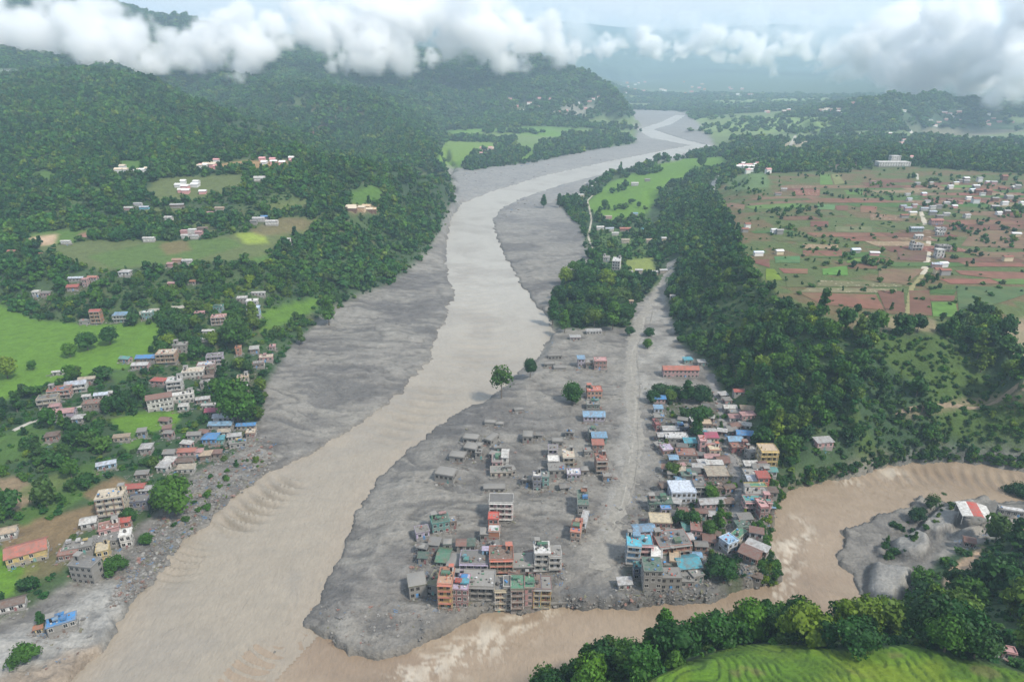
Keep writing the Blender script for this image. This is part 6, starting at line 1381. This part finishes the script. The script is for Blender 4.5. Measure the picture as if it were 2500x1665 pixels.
for x, y in spots([(1500,930),(1640,890),(1700,1010),(1780,1080),(1795,1160),(1765,1240),(1780,1310),(1590,1350),(1450,1340),(1530,1080)], 2600):
    P = hit(x, y)
    if P[2] > WATER_Z+.3: dp.append((P[0], P[1], P[2]+.03, .35+.65*rs.rand()))
sp_ = []
for poly, n in (([(1880,1060),(1960,900),(2000,785),(2160,775),(2300,900),(2400,960),(2400,1040),(2100,1040)], 600), ([(1500,930),(1640,890),(1700,1010),(1780,1080),(1795,1160),(1765,1240),(1780,1310),(1590,1350),(1530,1080)], 420), ([(1765,1075),(1812,1100),(1800,1150),(1775,1200),(1775,1280),(1800,1330),(1740,1370),(1730,1300)], 330), ([(380,1180),(600,1000),(620,1050),(420,1240)], 32), ([(1800,1100),(2060,1040),(2354,1050),(2354,1075),(2060,1060),(1810,1130)], 260), ([(2060,1190),(2160,1140),(2230,1150),(2120,1240),(2040,1290),(2020,1270)], 40)):
    for x, y in spots(poly, n):
        P = hit(x, y)
        if P[2] > WATER_Z+.6 and all((P[0]-a)**2+(P[1]-b)**2 > (c*.8)**2 for a, b, c in KEEPOUT): sp_.append((P[0], P[1], P[2]-.3, .8+1.5*rs.rand()**1.5))
sp_ = np.array(sp_); scatter('scrub', sp_[:,0], sp_[:,1], sp_[:,2], sp_[:,3], ncol, .8, 15, kind='stuff')
for o, h in HOUSES:  # wreckage strewn round each house, its dark pieces also standing in for contact shade
    if h['place'] in ('on the plateau', 'on the upper left terrace', 'in the valley-floor hamlet'): continue
    x0, y0 = o.location[0], o.location[1]; a = o.rotation_euler[2]
    for _ in range(16):
        u = rs.uniform(-1, 1)*(h['w']/2+1.5); v = -h['d']/2-abs(rs.normal())*1.3-.2
        if rs.rand() < .4: u = (h['w']/2+abs(rs.normal())*1.2+.2)*rs.choice((-1, 1)); v = rs.uniform(-.5, .5)*h['d']
        x, y = x0+u*math.cos(a)-v*math.sin(a), y0+u*math.sin(a)+v*math.cos(a); z = hz(x, y)
        if z > WATER_Z+.4: dp.append((x, y, z+.02, .35+.7*rs.rand()))
dp = np.array(dp); scatter('debris', dp[:,0], dp[:,1], dp[:,2], dp[:,3], dcol, 1.0, 9, kind='stuff')
# ------------------------------------------------------------------ air and clouds

def haze():
    m = bpy.data.materials.new('haze'); m.use_nodes = True; t = NT(m.node_tree)
    v = t.n('ShaderNodeVolumePrincipled', i={'Color': (.62, .83, 1.0, 1), 'Density': HAZE, 'Anisotropy': 0.0})
    t.n('ShaderNodeOutputMaterial', i={'Volume': v.outputs[0]})
    me = bpy.data.meshes.new('haze')
    x0, x1, y0, y1, z0, z1 = -12000, 12000, -400, 13500, -12, 700
    vs = [(x, y, z) for z in (z0, z1) for y in (y0, y1) for x in (x0, x1)]
    me.from_pydata(vs, [], [(0,2,3,1),(4,5,7,6),(0,1,5,4),(2,6,7,3),(0,4,6,2),(1,3,7,5)]); me.materials.append(m)
    link('haze', me, kind='stuff')
HAZE = 0.000135
haze()

def clouds(CLOUDS, VOX, CLOUD_DENS, name='clouds'):
    """cloud banks: a fog grid filled from puff centres (points) and noise, made by geometry nodes"""
    rnd = random.Random(5)
    P = []; RAD = []
    # (x, y in display pixels, forward distance, radius)
    base = CLOUDS
    for x, y, Y, r in base:
        p = aty(x*K, y*K, Y); P.append(p); RAD.append(r)
        for _ in range(5):
            a = rnd.uniform(0, 6.28); q = p+np.array([math.cos(a)*r*1.0, rnd.uniform(-.5,.5)*r, math.sin(a)*r*.55])
            P.append(q); RAD.append(r*rnd.uniform(.35, .6))
    P = np.array(P); RAD = np.array(RAD)
    me = bpy.data.meshes.new(name); me.vertices.add(len(P)); me.vertices.foreach_set('co', P.astype(np.float32).ravel())
    a = me.attributes.new('rad', 'FLOAT', 'POINT'); a.data.foreach_set('value', RAD.astype(np.float32))
    lo = (P-RAD[:,None]*1.5).min(0); hi = (P+RAD[:,None]*1.5).max(0)
    g = bpy.data.node_groups.new('cloud_grid', 'GeometryNodeTree')
    g.interface.new_socket('Geometry', in_out='INPUT', socket_type='NodeSocketGeometry')
    g.interface.new_socket('Geometry', in_out='OUTPUT', socket_type='NodeSocketGeometry')
    t = NT(g)
    gi = t.n('NodeGroupInput').outputs[0]
    pos = t.n('GeometryNodeInputPosition').outputs[0]
    wn = t.n('ShaderNodeTexNoise', i={'Vector': pos, 'Scale': 1/190., 'Detail': 7, 'Roughness': .58})
    off = t.n('ShaderNodeVectorMath', operation='MULTIPLY_ADD', i={0: wn.outputs['Color'], 1: (330, 330, 230), 2: pos})
    off2 = t.n('ShaderNodeVectorMath', operation='SUBTRACT', i={0: off.outputs[0], 1: (165, 165, 115)}).outputs[0]
    sn = t.n('GeometryNodeSampleNearest', i={'Geometry': gi, 'Sample Position': off2})
    si = t.n('GeometryNodeSampleIndex', data_type='FLOAT_VECTOR', i={'Geometry': gi, 'Index': sn.outputs[0]})
    t.nt.links.new(t.n('GeometryNodeInputPosition').outputs[0], [s for s in si.inputs if s.name == 'Value' and s.enabled][0])
    ra = t.n('GeometryNodeInputNamedAttribute', data_type='FLOAT', i={'Name': 'rad'})
    sr = t.n('GeometryNodeSampleIndex', data_type='FLOAT', i={'Geometry': gi, 'Index': sn.outputs[0]})
    t.nt.links.new(ra.outputs[0], [s for s in sr.inputs if s.name == 'Value' and s.enabled][0])
    pv = [s for s in si.outputs if s.enabled][0]; rv = [s for s in sr.outputs if s.enabled][0]
    dd = t.n('ShaderNodeVectorMath', operation='SUBTRACT', i={0: off2, 1: pv}).outputs[0]
    dd = t.n('ShaderNodeVectorMath', operation='MULTIPLY', i={0: dd, 1: (1, 1, 1.3)}).outputs[0]
    d = t.n('ShaderNodeVectorMath', operation='LENGTH', i={0: dd}).outputs[1]
    f = t.math('SUBTRACT', 1.0, t.math('DIVIDE', d, rv))
    n2 = t.n('ShaderNodeTexNoise', i={'Vector': pos, 'Scale': 1/110., 'Detail': 7, 'Roughness': .68}).outputs[0]
    f = t.math('ADD', f, t.math('MULTIPLY', t.math('SUBTRACT', n2, .5), 2.0))
    dens = t.math('MULTIPLY', t.math('MULTIPLY', f, 2.3, clamp=True), CLOUD_DENS)
    vc = t.n('GeometryNodeVolumeCube', i={'Density': dens, 'Min': tuple(lo), 'Max': tuple(hi)})
    res = [int(max(8, (hi[k]-lo[k])/VOX)) for k in range(3)]
    for k, nme in enumerate(('Resolution X', 'Resolution Y', 'Resolution Z')): vc.inputs[nme].default_value = res[k]
    m = bpy.data.materials.new('cloud_vapour'); m.use_nodes = True; tt = NT(m.node_tree)
    v = tt.n('ShaderNodeVolumePrincipled', i={'Color': (1, 1, 1, 1), 'Density': 1.0, 'Anisotropy': .1})
    tt.n('ShaderNodeOutputMaterial', i={'Volume': v.outputs[0]})
    sm = t.n('GeometryNodeSetMaterial', i={'Geometry': vc.outputs[0], 'Material': m})
    t.n('NodeGroupOutput', i={0: sm.outputs[0]})
    o = link(name, me, kind='stuff'); md = o.modifiers.new('fog', 'NODES'); md.node_group = g
VOX = 11; CLOUD_DENS = .034
CLOUDS = [(-60,80,2200,180),(80,105,2150,130),(190,50,2300,110),(215,105,2100,120),(300,128,2100,80),(380,135,2100,60),(470,110,2250,85),(540,70,2300,120),(590,95,2350,75),(700,40,2500,110),(715,90,2450,60),
 (810,100,2500,95),(850,40,2600,140),(930,70,2600,150),(1040,50,2700,170),(1120,85,2700,140),(1210,95,2800,115),(1280,112,2850,85),
 (1330,120,3000,55),(1400,108,4300,80),(1490,95,4400,110),(1560,112,4400,70),(1640,100,4400,120),(1740,118,4400,130),(1830,105,4300,110),
 (1930,140,3700,110),(2030,105,3500,190),(2090,150,3300,150),(2190,110,3100,220),(2290,140,2800,160),(2390,160,2400,120),(2400,60,2700,260),(2330,215,2500,70),
 (30,172,1600,22),(60,182,1550,16),(560,150,2000,24),(760,128,2400,40),(1000,128,2600,40),(1180,140,2800,40)]
clouds(CLOUDS, VOX, CLOUD_DENS)
clouds([(1180,50,7000,230),(1330,75,7000,260),(1480,60,7200,240),(1600,85,7000,260),(1730,60,7200,300),(1860,80,7000,280),(2000,60,7000,300),(2150,70,6800,340),(2330,60,6500,380)], 42, .006, 'far_clouds')
